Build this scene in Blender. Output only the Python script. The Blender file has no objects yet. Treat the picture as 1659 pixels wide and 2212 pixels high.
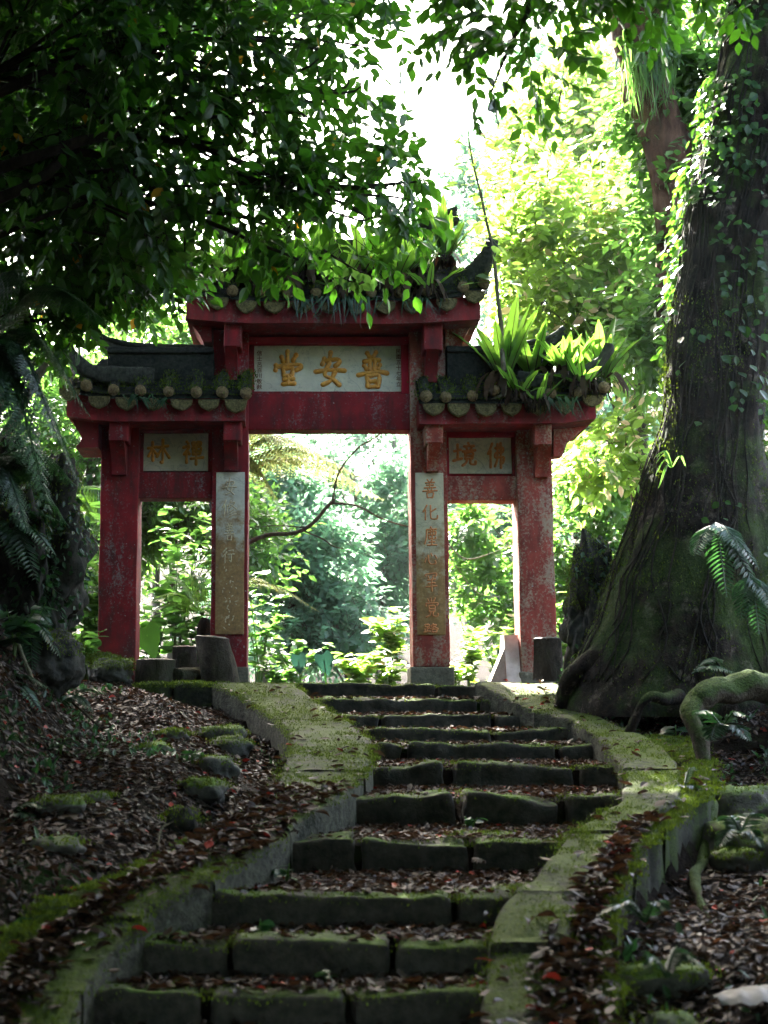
import bpy, math, random
import numpy as np
from mathutils import Vector, Matrix

random.seed(11)
RNG = np.random.default_rng(11)
scene = bpy.context.scene
COL = scene.collection

# ------------------------------------------------------------------ camera
FPX, HZ, VPX, EYE = 3072.0, 1550.0, 640.0, 1.6      # reference frame 1659 x 2212
PITCH = math.atan((HZ - 1106.0) / FPX)
cam_d = bpy.data.cameras.new('camera')
cam = bpy.data.objects.new('camera', cam_d)
COL.objects.link(cam)
cam.location = (0, 0, EYE)
cam.rotation_euler = (math.radians(90) + PITCH, 0, 0)
cam_d.sensor_width = 36.0
cam_d.lens = 36.0 * FPX / 2212.0
cam_d.shift_x = (829.5 - VPX) / 2212.0
cam_d.clip_start, cam_d.clip_end = 0.05, 2000
cam_d.dof.use_dof = True
cam_d.dof.focus_distance = 15.0
cam_d.dof.aperture_fstop = 2.4
scene.camera = cam

# ------------------------------------------------------------------ sky, sun, exposure
SUN = Vector((-0.15, 0.66, 0.735)).normalized()        # towards the sun: behind the gate, to the left
world = bpy.data.worlds.new('World')
scene.world = world
world.use_nodes = True
wn = world.node_tree
sky = wn.nodes.new('ShaderNodeTexSky')
sky.sky_type = 'NISHITA'
sky.sun_disc = False
sky.sun_elevation = math.asin(SUN.z)
sky.sun_rotation = math.atan2(SUN.x, SUN.y)
sky.dust_density = 5.0
sky.air_density = 1.2
sky.ozone_density = 0.3
bg = wn.nodes['Background']
bg.inputs['Strength'].default_value = 0.10
wn.links.new(sky.outputs[0], bg.inputs[0])
sun_d = bpy.data.lights.new('sun', 'SUN')
sun_d.energy = 5.0
sun_d.angle = math.radians(0.5)
sun_d.color = (1.0, 0.95, 0.87)
sun = bpy.data.objects.new('sun', sun_d)
COL.objects.link(sun)
sun.rotation_euler = SUN.to_track_quat('Z', 'Y').to_euler()
sun.location = (0, 0, 30)
scene.view_settings.view_transform = 'Standard'
scene.view_settings.look = 'None'
scene.view_settings.gamma = 1.0
scene.view_settings.exposure = 4.7
scene.cycles.max_bounces = 8
scene.cycles.diffuse_bounces = 3
scene.cycles.transmission_bounces = 4
scene.cycles.volume_bounces = 0
scene.cycles.use_denoising = True
scene.cycles.sample_clamp_indirect = 6.0

# ------------------------------------------------------------------ helpers
def P(px, py, Y):
    """the world point at depth Y seen at reference pixel (px, py)"""
    u, v = (px - VPX) / FPX, (1106.0 - py) / FPX
    c, s = math.cos(PITCH), math.sin(PITCH)
    t = Y / (c - v * s)
    return np.array((u * t, Y, EYE + t * (s + v * c)))

def _hash(ix, iy, iz):
    h = (ix * 374761393 + iy * 668265263 + iz * 2147483647 * 3 + 1013904223) & 0xffffffff
    h = ((h ^ (h >> 13)) * 1274126177) & 0xffffffff
    return ((h ^ (h >> 16)) & 0xffff) / 32767.5 - 1.0

def vnoise(p, f=1.0, seed=0):
    p = np.asarray(p, float) * f + seed * 17.31
    i = np.floor(p).astype(np.int64)
    w = p - i
    w = w * w * (3 - 2 * w)
    r = 0
    for dx in (0, 1):
        for dy in (0, 1):
            for dz in (0, 1):
                h = _hash(i[:, 0] + dx, i[:, 1] + dy, i[:, 2] + dz)
                r = r + h * (w[:, 0] if dx else 1 - w[:, 0]) * (w[:, 1] if dy else 1 - w[:, 1]) * (w[:, 2] if dz else 1 - w[:, 2])
    return r

def fbm(p, f=1.0, seed=0, octaves=3):
    a, r = 1.0, 0
    for k in range(octaves):
        r = r + a * vnoise(p, f * 2 ** k, seed + k)
        a *= 0.5
    return r

LOC = {}                       # world location of every object that can be a parent

class MB:
    """collects geometry that becomes ONE mesh object"""
    def __init__(self):
        self.v, self.f, self.r, self.n = [], [], [], 0
    def add(self, verts, faces, mat=0, rnd=None):
        verts = np.asarray(verts, float).reshape(-1, 3)
        if isinstance(faces, np.ndarray):
            groups = [faces]
        else:
            d = {}
            for q in faces:
                d.setdefault(len(q), []).append(q)
            groups = [np.array(x) for x in d.values()]
        for g in groups:
            self.f.append((g + self.n, mat))
        self.v.append(verts)
        self.r.append(np.full(len(verts), 0.5) if rnd is None else np.asarray(rnd, float))
        self.n += len(verts)
        return self
    def verts(self):
        return np.concatenate(self.v)
    def build(self, name, mats, parent=None, origin=None, smooth=True):
        V = np.concatenate(self.v)
        if parent is not None:
            o0 = LOC[parent.name]
        else:
            o0 = np.asarray(origin, float) if origin is not None else np.array((V[:, 0].mean(), V[:, 1].mean(), V[:, 2].min()))
        me = bpy.data.meshes.new(name)
        me.vertices.add(len(V))
        me.vertices.foreach_set('co', (V - o0).ravel())
        loops = np.concatenate([g.ravel() for g, m in self.f])
        tot = np.concatenate([np.full(len(g), g.shape[1]) for g, m in self.f])
        mi = np.concatenate([np.full(len(g), m) for g, m in self.f])
        st = np.concatenate(([0], np.cumsum(tot)[:-1]))
        me.loops.add(len(loops))
        me.loops.foreach_set('vertex_index', loops.astype(np.int32))
        me.polygons.add(len(tot))
        me.polygons.foreach_set('loop_start', st.astype(np.int32))
        me.polygons.foreach_set('material_index', mi.astype(np.int32))
        me.polygons.foreach_set('use_smooth', np.full(len(tot), smooth))
        a = me.attributes.new('rnd', 'FLOAT', 'POINT')
        a.data.foreach_set('value', np.concatenate(self.r).astype(np.float32))
        for m in (mats if isinstance(mats, (list, tuple)) else [mats]):
            me.materials.append(m)
        me.update(calc_edges=True)
        me.validate()
        ob = bpy.data.objects.new(name, me)
        COL.objects.link(ob)
        if parent is not None:
            ob.parent = parent
        else:
            ob.location = o0
        LOC[ob.name] = o0
        return ob

    # ---- shapes
    def box(self, x0, x1, y0, y1, z0, z1, mat=0):
        v = [(x0, y0, z0), (x1, y0, z0), (x1, y1, z0), (x0, y1, z0), (x0, y0, z1), (x1, y0, z1), (x1, y1, z1), (x0, y1, z1)]
        return self.add(v, [(0, 3, 2, 1), (4, 5, 6, 7), (0, 1, 5, 4), (1, 2, 6, 5), (2, 3, 7, 6), (3, 0, 4, 7)], mat)
    def rbox(self, x0, x1, y0, y1, z0, z1, r=0.012, n=(6, 3, 6), noise=0.0, f=6.0, seed=0, mat=0, M=None):
        """box with rounded edges, divided so that noise can wear it"""
        c = np.array(((x0 + x1) / 2, (y0 + y1) / 2, (z0 + z1) / 2))
        h = np.array(((x1 - x0) / 2, (y1 - y0) / 2, (z1 - z0) / 2))
        r = min(r, h.min() * 0.9)
        ax = []
        for k in range(3):
            inner = np.linspace(-(h[k] - r), h[k] - r, max(2, n[k] + 1))
            ax.append(np.concatenate(([-h[k], -h[k] + r * 0.45], inner, [h[k] - r * 0.45, h[k]])))
        key, V, F = {}, [], []
        def vid(p):
            kk = (round(p[0], 6), round(p[1], 6), round(p[2], 6))
            if kk not in key:
                key[kk] = len(V); V.append(p)
            return key[kk]
        for k in range(3):
            a, b = (k + 1) % 3, (k + 2) % 3
            for s in (-1, 1):
                ids = []
                for i in ax[a]:
                    row = []
                    for j in ax[b]:
                        p = [0, 0, 0]; p[k] = s * h[k]; p[a] = i; p[b] = j
                        row.append(vid(tuple(p)))
                    ids.append(row)
                for i in range(len(ax[a]) - 1):
                    for j in range(len(ax[b]) - 1):
                        q = (ids[i][j], ids[i + 1][j], ids[i + 1][j + 1], ids[i][j + 1])
                        F.append(q if s > 0 else q[::-1])
        V = np.array(V)
        q = np.clip(V, -(h - r), h - r)
        d = V - q
        L = np.linalg.norm(d, axis=1, keepdims=True)
        nrm = d / np.maximum(L, 1e-9)
        V = q + nrm * np.minimum(L, r)
        W = V + c
        if noise:
            W = W + nrm * (noise * fbm(W, f, seed))[:, None]
        if M is not None:
            M = np.array(M)
            W = (W - c) @ M[:3, :3].T + c
        return self.add(W, np.array(F), mat)
    def prism(self, poly, axis, a, b, mat=0):
        """closed polygon (two coordinates) extruded along axis from a to b"""
        n = len(poly)
        o = {'x': (1, 2), 'y': (0, 2), 'z': (0, 1)}[axis]
        k = {'x': 0, 'y': 1, 'z': 2}[axis]
        v = []
        for w in (a, b):
            for p in poly:
                q = [0, 0, 0]; q[k] = w; q[o[0]] = p[0]; q[o[1]] = p[1]
                v.append(q)
        f = [tuple(range(n))[::-1], tuple(range(n, 2 * n))] + [(i, (i + 1) % n, n + (i + 1) % n, n + i) for i in range(n)]
        return self.add(v, f, mat)
    def tube(self, path, radii, seg=8, cap=True, mat=0, noise=0.0, f=4.0, seed=0, flat=1.0, rnd=None):
        path = np.asarray(path, float)
        n = len(path)
        radii = np.full(n, radii) if np.isscalar(radii) else np.asarray(radii, float)
        T = np.gradient(path, axis=0)
        T /= np.maximum(np.linalg.norm(T, axis=1, keepdims=True), 1e-9)
        ref = np.array((0.0, 0.0, 1.0)) if abs(T[0][2]) < 0.9 else np.array((0.0, 1.0, 0.0))
        N = []
        prev = ref
        for t in T:
            a = prev - t * prev.dot(t)
            l = np.linalg.norm(a)
            a = a / l if l > 1e-6 else np.array((1.0, 0, 0))
            N.append(a); prev = a
        N = np.array(N); B = np.cross(T, N)
        ang = np.linspace(0, 2 * math.pi, seg, endpoint=False)
        ring = N[:, None, :] * np.cos(ang)[None, :, None] * flat + B[:, None, :] * np.sin(ang)[None, :, None]
        V = path[:, None, :] + ring * radii[:, None, None]
        if noise:
            s = (1 + noise * fbm(V.reshape(-1, 3), f, seed)).reshape(n, seg, 1)
            V = path[:, None, :] + ring * radii[:, None, None] * s
        V = V.reshape(-1, 3)
        i = np.arange(n - 1)[:, None] * seg
        j = np.arange(seg)[None, :]
        F = np.stack([i + j, i + (j + 1) % seg, i + seg + (j + 1) % seg, i + seg + j], -1).reshape(-1, 4)
        base = self.n
        self.add(V, F, mat, None if rnd is None else np.full(len(V), rnd))
        if cap:
            self.f.append((np.array([list(range(seg))[::-1]]) + base, mat))
            self.f.append((np.array([list(range((n - 1) * seg, n * seg))]) + base, mat))
        return self
    def sweep(self, path, ws, hs, mat=0, noise=0.0, f=8.0, seed=0):
        """rounded rectangle w x h swept along a path (h stays in the plane of the path and the vertical)"""
        path = np.asarray(path, float); n = len(path)
        T = np.gradient(path, axis=0); T /= np.maximum(np.linalg.norm(T, axis=1, keepdims=True), 1e-9)
        side = np.cross(T, np.array((0, 0, 1.0)))
        side /= np.maximum(np.linalg.norm(side, axis=1, keepdims=True), 1e-6)
        up = np.cross(side, T)
        q = [(-1, -.7), (-.8, -1), (0, -1), (.8, -1), (1, -.7), (1, 0), (1, .7), (.8, 1), (0, 1), (-.8, 1), (-1, .7), (-1, 0)]
        m = len(q)
        ws = np.broadcast_to(ws, n); hs = np.broadcast_to(hs, n)
        V = np.array([[path[i] + side[i] * a * ws[i] / 2 + up[i] * b * hs[i] / 2 for a, b in q] for i in range(n)])
        V = V.reshape(-1, 3)
        if noise:
            V = V + noise * np.stack([fbm(V, f, seed), fbm(V, f, seed + 5), fbm(V, f, seed + 9)], -1)
        i = np.arange(n - 1)[:, None] * m; j = np.arange(m)[None, :]
        F = np.stack([i + j, i + (j + 1) % m, i + m + (j + 1) % m, i + m + j], -1).reshape(-1, 4)
        base = self.n
        self.add(V, F, mat)
        self.f.append((np.array([list(range(m))[::-1]]) + base, mat))
        self.f.append((np.array([list(range((n - 1) * m, n * m))]) + base, mat))
        return self

def tag(o, label=None, cat=None, group=None, kind=None):
    if label: o['label'] = label
    if cat: o['category'] = cat
    if group: o['group'] = group
    if kind: o['kind'] = kind
    return o

def empty(name, loc, label, cat, group=None):
    o = bpy.data.objects.new(name, None)
    o.empty_display_size = 0.2
    COL.objects.link(o)
    o.location = loc
    LOC[o.name] = np.asarray(loc, float)
    return tag(o, label, cat, group)

def copy_tree(o, parent=None):
    c = o.copy(); COL.objects.link(c)
    if parent is not None: c.parent = parent
    for ch in list(o.children):
        copy_tree(ch, c)
    return c

def smooth_path(pts, n):
    """Catmull-Rom through pts"""
    p = np.asarray(pts, float)
    p = np.vstack([2 * p[0] - p[1], p, 2 * p[-1] - p[-2]])
    m = len(p) - 3
    out = []
    for t in np.linspace(0, m - 1e-6, n):
        i = int(t); w = t - i
        a, b, c, d = p[i:i + 4]
        out.append(0.5 * ((2 * b) + (c - a) * w + (2 * a - 5 * b + 4 * c - d) * w * w + (3 * b - a - 3 * c + d) * w ** 3))
    return np.array(out)

# ------------------------------------------------------------------ materials
def new_mat(name):
    m = bpy.data.materials.new(name)
    m.use_nodes = True
    nt = m.node_tree
    b = nt.nodes['Principled BSDF']
    return m, nt, b

def N(nt, typ, **kw):
    n = nt.nodes.new(typ)
    for k, v in kw.items():
        if k in n.inputs: n.inputs[k].default_value = v
        else: setattr(n, k, v)
    return n

def coords(nt):
    return N(nt, 'ShaderNodeNewGeometry').outputs['Position']

def noise(nt, scale, detail=4.0, rough=0.55, vec=None, dist=0.0):
    n = N(nt, 'ShaderNodeTexNoise', Scale=scale, Detail=detail, Roughness=rough, Distortion=dist)
    nt.links.new(vec if vec is not None else coords(nt), n.inputs['Vector'])
    return n.outputs['Fac']

def ramp(nt, fac, stops, interp='LINEAR'):
    r = N(nt, 'ShaderNodeValToRGB')
    r.color_ramp.interpolation = interp
    e = r.color_ramp.elements
    while len(e) < len(stops): e.new(0.5)
    for k, (p, c) in enumerate(stops):
        e[k].position = p
        e[k].color = (c, c, c, 1) if np.isscalar(c) else (*c, 1)
    nt.links.new(fac, r.inputs[0])
    return r.outputs[0]

def mix(nt, fac, a, b, blend='MIX'):
    m = N(nt, 'ShaderNodeMix', data_type='RGBA', blend_type=blend)
    for sock, val in ((m.inputs[0], fac), (m.inputs[6], a), (m.inputs[7], b)):
        if isinstance(val, bpy.types.NodeSocket): nt.links.new(val, sock)
        elif np.isscalar(val): sock.default_value = val
        else: sock.default_value = (*val, 1)
    return m.outputs[2]

def math_n(nt, op, a, b=0.0, clamp=False):
    m = N(nt, 'ShaderNodeMath', operation=op, use_clamp=clamp)
    for k, val in enumerate((a, b)):
        if isinstance(val, bpy.types.NodeSocket): nt.links.new(val, m.inputs[k])
        else: m.inputs[k].default_value = val
    return m.outputs[0]

def bump(nt, b, h, strength=0.5, dist=0.02):
    n = N(nt, 'ShaderNodeBump', Strength=strength, Distance=dist)
    nt.links.new(h, n.inputs['Height'])
    nt.links.new(n.outputs[0], b.inputs['Normal'])

def nz(nt):
    s = N(nt, 'ShaderNodeSeparateXYZ')
    nt.links.new(N(nt, 'ShaderNodeNewGeometry').outputs['Normal'], s.inputs[0])
    return s.outputs[2]

def leaf_mat(name, dark, light, trans, amount=0.45, rough=0.38, extra=None, spec=0.5):
    m, nt, b = new_mat(name)
    at = N(nt, 'ShaderNodeAttribute', attribute_name='rnd').outputs['Fac']
    stops = [(0.0, dark), (0.45, tuple((a + b) / 2.6 for a, b in zip(dark, light))), (0.9 if extra else 1.0, light)]
    tstops = [(0.0, tuple(x * 0.7 for x in trans)), (0.9 if extra else 1.0, trans)]
    if extra:
        stops += [(0.965, light), (0.98, extra)]
        tstops += [(0.965, trans), (0.98, extra)]
    c = ramp(nt, at, stops)
    tc = ramp(nt, at, tstops)
    nt.links.new(c, b.inputs['Base Color'])
    b.inputs['Roughness'].default_value = rough
    b.inputs['Specular IOR Level'].default_value = spec
    t = N(nt, 'ShaderNodeBsdfTranslucent')
    nt.links.new(tc, t.inputs[0])
    ms = N(nt, 'ShaderNodeMixShader', Fac=amount)
    nt.links.new(b.outputs[0], ms.inputs[1]); nt.links.new(t.outputs[0], ms.inputs[2])
    nt.links.new(ms.outputs[0], nt.nodes['Material Output'].inputs[0])
    return m

def stone_mat(name, base1, base2, moss1=(0.02, 0.045, 0.006), moss2=(0.075, 0.12, 0.012), moss_at=0.55, nz_w=0.6, scale=3.0, lichen_light=0.0, rough=0.85, bump_s=0.6):
    m, nt, b = new_mat(name)
    p = coords(nt)
    n1 = noise(nt, scale, 5, 0.6, p)
    n2 = noise(nt, scale * 7, 4, 0.6, p)
    n3 = noise(nt, scale * 30, 3, 0.6, p)
    st = ramp(nt, math_n(nt, 'ADD', math_n(nt, 'MULTIPLY', n2, 0.6), math_n(nt, 'MULTIPLY', noise(nt, scale * 2.2, 6, 0.75, p), 0.4)), [(0.38, base1), (0.62, base2)])
    if lichen_light:
        l = ramp(nt, noise(nt, scale * 9, 4, 0.7, p), [(0.60, 0.0), (0.68, lichen_light)])
        l = math_n(nt, 'MULTIPLY', l, math_n(nt, 'ADD', math_n(nt, 'MULTIPLY', nz(nt), 0.75), 0.25, True))  # lichen on upward faces, its pale tone doubling as light on the tops
        st = mix(nt, l, st, (0.20, 0.215, 0.165))
    ms = ramp(nt, n3, [(0.3, moss1), (0.7, moss2)])
    k = math_n(nt, 'ADD', math_n(nt, 'MULTIPLY', nz(nt), nz_w), n1)
    k = math_n(nt, 'ADD', k, math_n(nt, 'MULTIPLY', math_n(nt, 'SUBTRACT', n2, 0.5), 0.5))
    kk = ramp(nt, math_n(nt, 'MULTIPLY', k, 0.5), [(moss_at - 0.05, 0.0), (moss_at + 0.06, 1.0)])
    nt.links.new(mix(nt, kk, st, ms), b.inputs['Base Color'])
    b.inputs['Roughness'].default_value = rough
    b.inputs['Specular IOR Level'].default_value = 0.12
    h = math_n(nt, 'ADD', n2, math_n(nt, 'MULTIPLY', n3, 0.5))
    bump(nt, b, h, bump_s, 0.02)
    return m

def paint_mat(name, red1, red2, worn, grime=0.5, peel=(0.23, 0.21, 0.2), seedoff=0.0):
    """weathered red paint: faded patches, peeled grey-white spots, dark streaks"""
    m, nt, b = new_mat(name)
    mp = N(nt, 'ShaderNodeMapping')
    mp.inputs['Location'].default_value = (seedoff, seedoff * 0.7, 0)
    nt.links.new(coords(nt), mp.inputs[0])
    p = mp.outputs[0]
    mpz = N(nt, 'ShaderNodeMapping'); mpz.inputs['Scale'].default_value = (1, 1, 0.28)
    nt.links.new(p, mpz.inputs[0])
    base = ramp(nt, noise(nt, 5, 5, 0.6, p), [(0.35, red1), (0.68, red2)])
    st = ramp(nt, noise(nt, 9, 5, 0.65, mpz.outputs[0]), [(0.42, 0.0), (0.72, grime)])
    c = mix(nt, st, base, (0.028, 0.018, 0.014))
    big = noise(nt, 5.5, 4, 0.6, mpz.outputs[0])
    fine = noise(nt, 42, 5, 0.75, p)
    k = math_n(nt, 'ADD', math_n(nt, 'MULTIPLY', big, 0.5), math_n(nt, 'MULTIPLY', fine, 0.65))
    pl = ramp(nt, k, [(0.71 - 0.22 * worn, 0.0), (0.80 - 0.2 * worn, 0.85)])
    c = mix(nt, pl, c, mix(nt, noise(nt, 15, 3, 0.5, p), peel, tuple(x * 0.55 for x in peel)))
    sp = ramp(nt, noise(nt, 26, 2, 0.4, p), [(0.735, 0.0), (0.75, 0.8)])
    c = mix(nt, sp, c, (0.30, 0.29, 0.27))
    nt.links.new(c, b.inputs['Base Color'])
    b.inputs['Roughness'].default_value = 0.75
    b.inputs['Specular IOR Level'].default_value = 0.25
    bump(nt, b, math_n(nt, 'ADD', k, math_n(nt, 'MULTIPLY', pl, -0.3)), 0.35, 0.01)
    return m

def bark_mat(name, c1, c2, moss=0.0, patch=0.0, zs=0.25, scale=9.0):
    m, nt, b = new_mat(name)
    p = coords(nt)
    mp = N(nt, 'ShaderNodeMapping'); mp.inputs['Scale'].default_value = (1, 1, zs)
    nt.links.new(p, mp.inputs[0])
    n1 = noise(nt, scale, 6, 0.65, mp.outputs[0], 0.6)
    c = ramp(nt, n1, [(0.35, c1), (0.65, c2)])
    if patch:
        k = ramp(nt, noise(nt, 5, 6, 0.75, p), [(0.56, 0.0), (0.66, patch)])
        c = mix(nt, k, c, (0.15, 0.12, 0.09))
    if moss:
        k = ramp(nt, math_n(nt, 'ADD', noise(nt, 1.8, 5, 0.65, p), math_n(nt, 'MULTIPLY', nz(nt), 0.25)), [(0.50, 0.0), (0.62, moss)])
        c = mix(nt, k, c, ramp(nt, noise(nt, 60, 3, 0.6, p), [(0.3, (0.012, 0.028, 0.006)), (0.7, (0.05, 0.085, 0.012))]))
    nt.links.new(c, b.inputs['Base Color'])
    b.inputs['Roughness'].default_value = 0.9
    b.inputs['Specular IOR Level'].default_value = 0.1
    bump(nt, b, math_n(nt, 'ADD', n1, math_n(nt, 'MULTIPLY', noise(nt, scale * 6, 4, 0.7, p), 0.35)), 0.9, 0.05)
    return m

# ------------------------------------------------------------------ setting materials
M_red_dark = paint_mat('red_paint_dark', (0.15, 0.006, 0.010), (0.27, 0.011, 0.015), 0.36, 0.85)  # darker crimson paint with more grime
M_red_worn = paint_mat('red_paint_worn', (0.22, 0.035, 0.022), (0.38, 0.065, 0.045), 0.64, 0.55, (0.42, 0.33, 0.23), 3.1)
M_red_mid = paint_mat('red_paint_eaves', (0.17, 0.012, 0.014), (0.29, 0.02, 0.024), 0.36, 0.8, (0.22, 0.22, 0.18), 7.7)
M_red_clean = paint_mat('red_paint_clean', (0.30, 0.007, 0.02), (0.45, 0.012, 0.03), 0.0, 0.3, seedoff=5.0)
M_step = stone_mat('step_stone', (0.014, 0.013, 0.010), (0.045, 0.040, 0.030), moss_at=0.525, nz_w=0.62, scale=2.2)
M_cop = stone_mat('coping_stone', (0.014, 0.015, 0.010), (0.070, 0.069, 0.048), moss1=(0.018, 0.034, 0.003), moss2=(0.062, 0.086, 0.008), moss_at=0.44, nz_w=0.46, scale=2.6, lichen_light=0.8, bump_s=1.0)
M_kerb = stone_mat('kerb_moss', (0.014, 0.015, 0.010), (0.045, 0.045, 0.032), moss1=(0.012, 0.026, 0.004), moss2=(0.055, 0.085, 0.010), moss_at=0.285, nz_w=0.25, scale=3.0)
M_rock = stone_mat('mossy_rock', (0.035, 0.035, 0.028), (0.09, 0.085, 0.07), moss_at=0.46, nz_w=0.55, scale=2.0)
M_rock_dark = stone_mat('dark_rock', (0.010, 0.010, 0.008), (0.035, 0.032, 0.024), moss1=(0.008, 0.02, 0.004), moss2=(0.035, 0.06, 0.008), moss_at=0.48, nz_w=0.3, scale=1.6)

def soil_mat():
    m, nt, b = new_mat('forest_soil')
    p = coords(nt)
    c = ramp(nt, noise(nt, 14, 6, 0.7, p), [(0.3, (0.004, 0.0026, 0.0016)), (0.55, (0.010, 0.0065, 0.004)), (0.75, (0.022, 0.015, 0.009))])
    k = ramp(nt, noise(nt, 1.1, 5, 0.65, p), [(0.56, 0.0), (0.66, 0.8)])
    c = mix(nt, k, c, (0.02, 0.045, 0.008))
    nt.links.new(c, b.inputs['Base Color'])
    b.inputs['Roughness'].default_value = 0.95
    b.inputs['Specular IOR Level'].default_value = 0.05
    bump(nt, b, noise(nt, 30, 6, 0.7, p), 1.0, 0.05)
    return m
M_soil = soil_mat()
M_litter = leaf_mat('dead_leaf', (0.006, 0.0035, 0.002), (0.042, 0.024, 0.012), (0.12, 0.05, 0.02), 0.12, 0.5, (0.22, 0.02, 0.012), 0.10)
M_moss = leaf_mat('moss_blade', (0.03, 0.055, 0.006), (0.11, 0.15, 0.018), (0.09, 0.14, 0.01), 0.4, 0.8, spec=0.1)

# ------------------------------------------------------------------ stair profile
# riser front: (depth Y, reference row of its top edge, left x, right x, [block splits])
RIS = [
    (14.40, 1479, 640, 1045, [945]),
    (13.80, 1510, 690, 1085, [1037]),
    (13.20, 1545, 742, 1150, [820, 1067]),
    (12.55, 1578, 795, 1235, [1062]),
    (11.80, 1609, 803, 1312, [876, 1207]),
    (10.70, 1654, 788, 1350, [970, 1248]),
    (9.45, 1722, 735, 1345, [992, 1215]),
    (8.35, 1817, 605, 1210, [775, 1017]),
    (7.25, 1936, 443, 1095, [985]),
    (6.68, 2040, 320, 1052, [500, 850]),
    (6.22, 2150, 180, 1042, [443, 753]),
    (5.75, 2275, 150, 1045, [520, 830]),
]
RY = np.array([r[0] for r in RIS])
RZ = np.array([P(640, r[1], r[0])[2] for r in RIS])
RXL = np.array([P(r[2], r[1], r[0])[0] for r in RIS])
RXR = np.array([P(r[3], r[1], r[0])[0] for r in RIS])
TOPZ = RZ[0] + 0.0
def S(y):          # smooth slope through the step tops
    return np.interp(y, RY[::-1], RZ[::-1]) - np.maximum(0, RY[-1] - np.asarray(y)) * 0.12
def tread(y):      # stepped
    y = np.asarray(y, float)
    z = np.full(y.shape, RZ[0] - 0.01)
    for k in range(1, len(RIS)):
        z = np.where(y < RY[k - 1] + 0.13, RZ[k] - 0.025, z)
    z = np.where(y < RY[-1] + 0.13, RZ[-1] - 0.16 - np.maximum(0, RY[-1] - y) * 0.25, z)
    return z

def solve_Y(py, hc):
    a, b = 3.0, 16.0
    for _ in range(50):
        c = (a + b) / 2
        if S(c) + hc - P(VPX, py, c)[2] > 0: b = c
        else: a = c
    return (a + b) / 2

# parapet tops: (row, outer x, inner x)
LEFT = [(1474, 455, 640), (1490, 490, 655), (1517, 540, 690), (1555, 597, 752), (1582, 628, 785), (1600, 630, 803), (1640, 617, 803), (1668, 606, 787),
        (1695, 590, 765), (1725, 560, 730), (1770, 500, 640), (1812, 430, 606), (1870, 350, 500), (1905, 275, 443), (1965, 195, 325), (2005, 120, 297), (2060, 60, 235), (2130, 0, 178), (2212, -60, 150), (2330, -160, 130)]
RIGHT = [(1474, 1205, 1022), (1502, 1232, 1080), (1534, 1265, 1150), (1557, 1312, 1235), (1592, 1395, 1290), (1614, 1440, 1314), (1662, 1470, 1346), (1687, 1472, 1352),
         (1727, 1470, 1344), (1750, 1420, 1305), (1795, 1335, 1232), (1827, 1322, 1204), (1877, 1282, 1160), (1917, 1252, 1120), (1937, 1238, 1096), (1992, 1230, 1070), (2037, 1228, 1056), (2147, 1235, 1041), (2212, 1240, 1041), (2330, 1250, 1045)]
HCL, HCR = 0.10, 0.09
def rail(nodes, hc):
    out = []
    for (py, xo, xi) in nodes:
        Y = solve_Y(py, hc)
        out.append((Y, P(xo, py, Y)[0], P(xi, py, Y)[0], S(Y) + hc))
    return np.array(out)
RL, RR = rail(LEFT, HCL), rail(RIGHT, HCR)
KERB = [(1590, 1490, 1410), (1640, 1530, 1478), (1677, 1541, 1492), (1717, 1532, 1478), (1757, 1470, 1420), (1800, 1420, 1350), (1862, 1378, 1310), (1927, 1335, 1280), (1992, 1322, 1262), (2077, 1322, 1272), (2212, 1312, 1270), (2330, 1310, 1270)]
RK = rail(KERB, 0.05)

def _i(y, R, c):
    o = np.argsort(R[:, 0])
    return np.interp(y, R[o, 0], R[o, c])

def sstep(a, b, x):
    t = np.clip((np.asarray(x, float) - a) / (b - a), 0, 1)
    return t * t * (3 - 2 * t)

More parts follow.
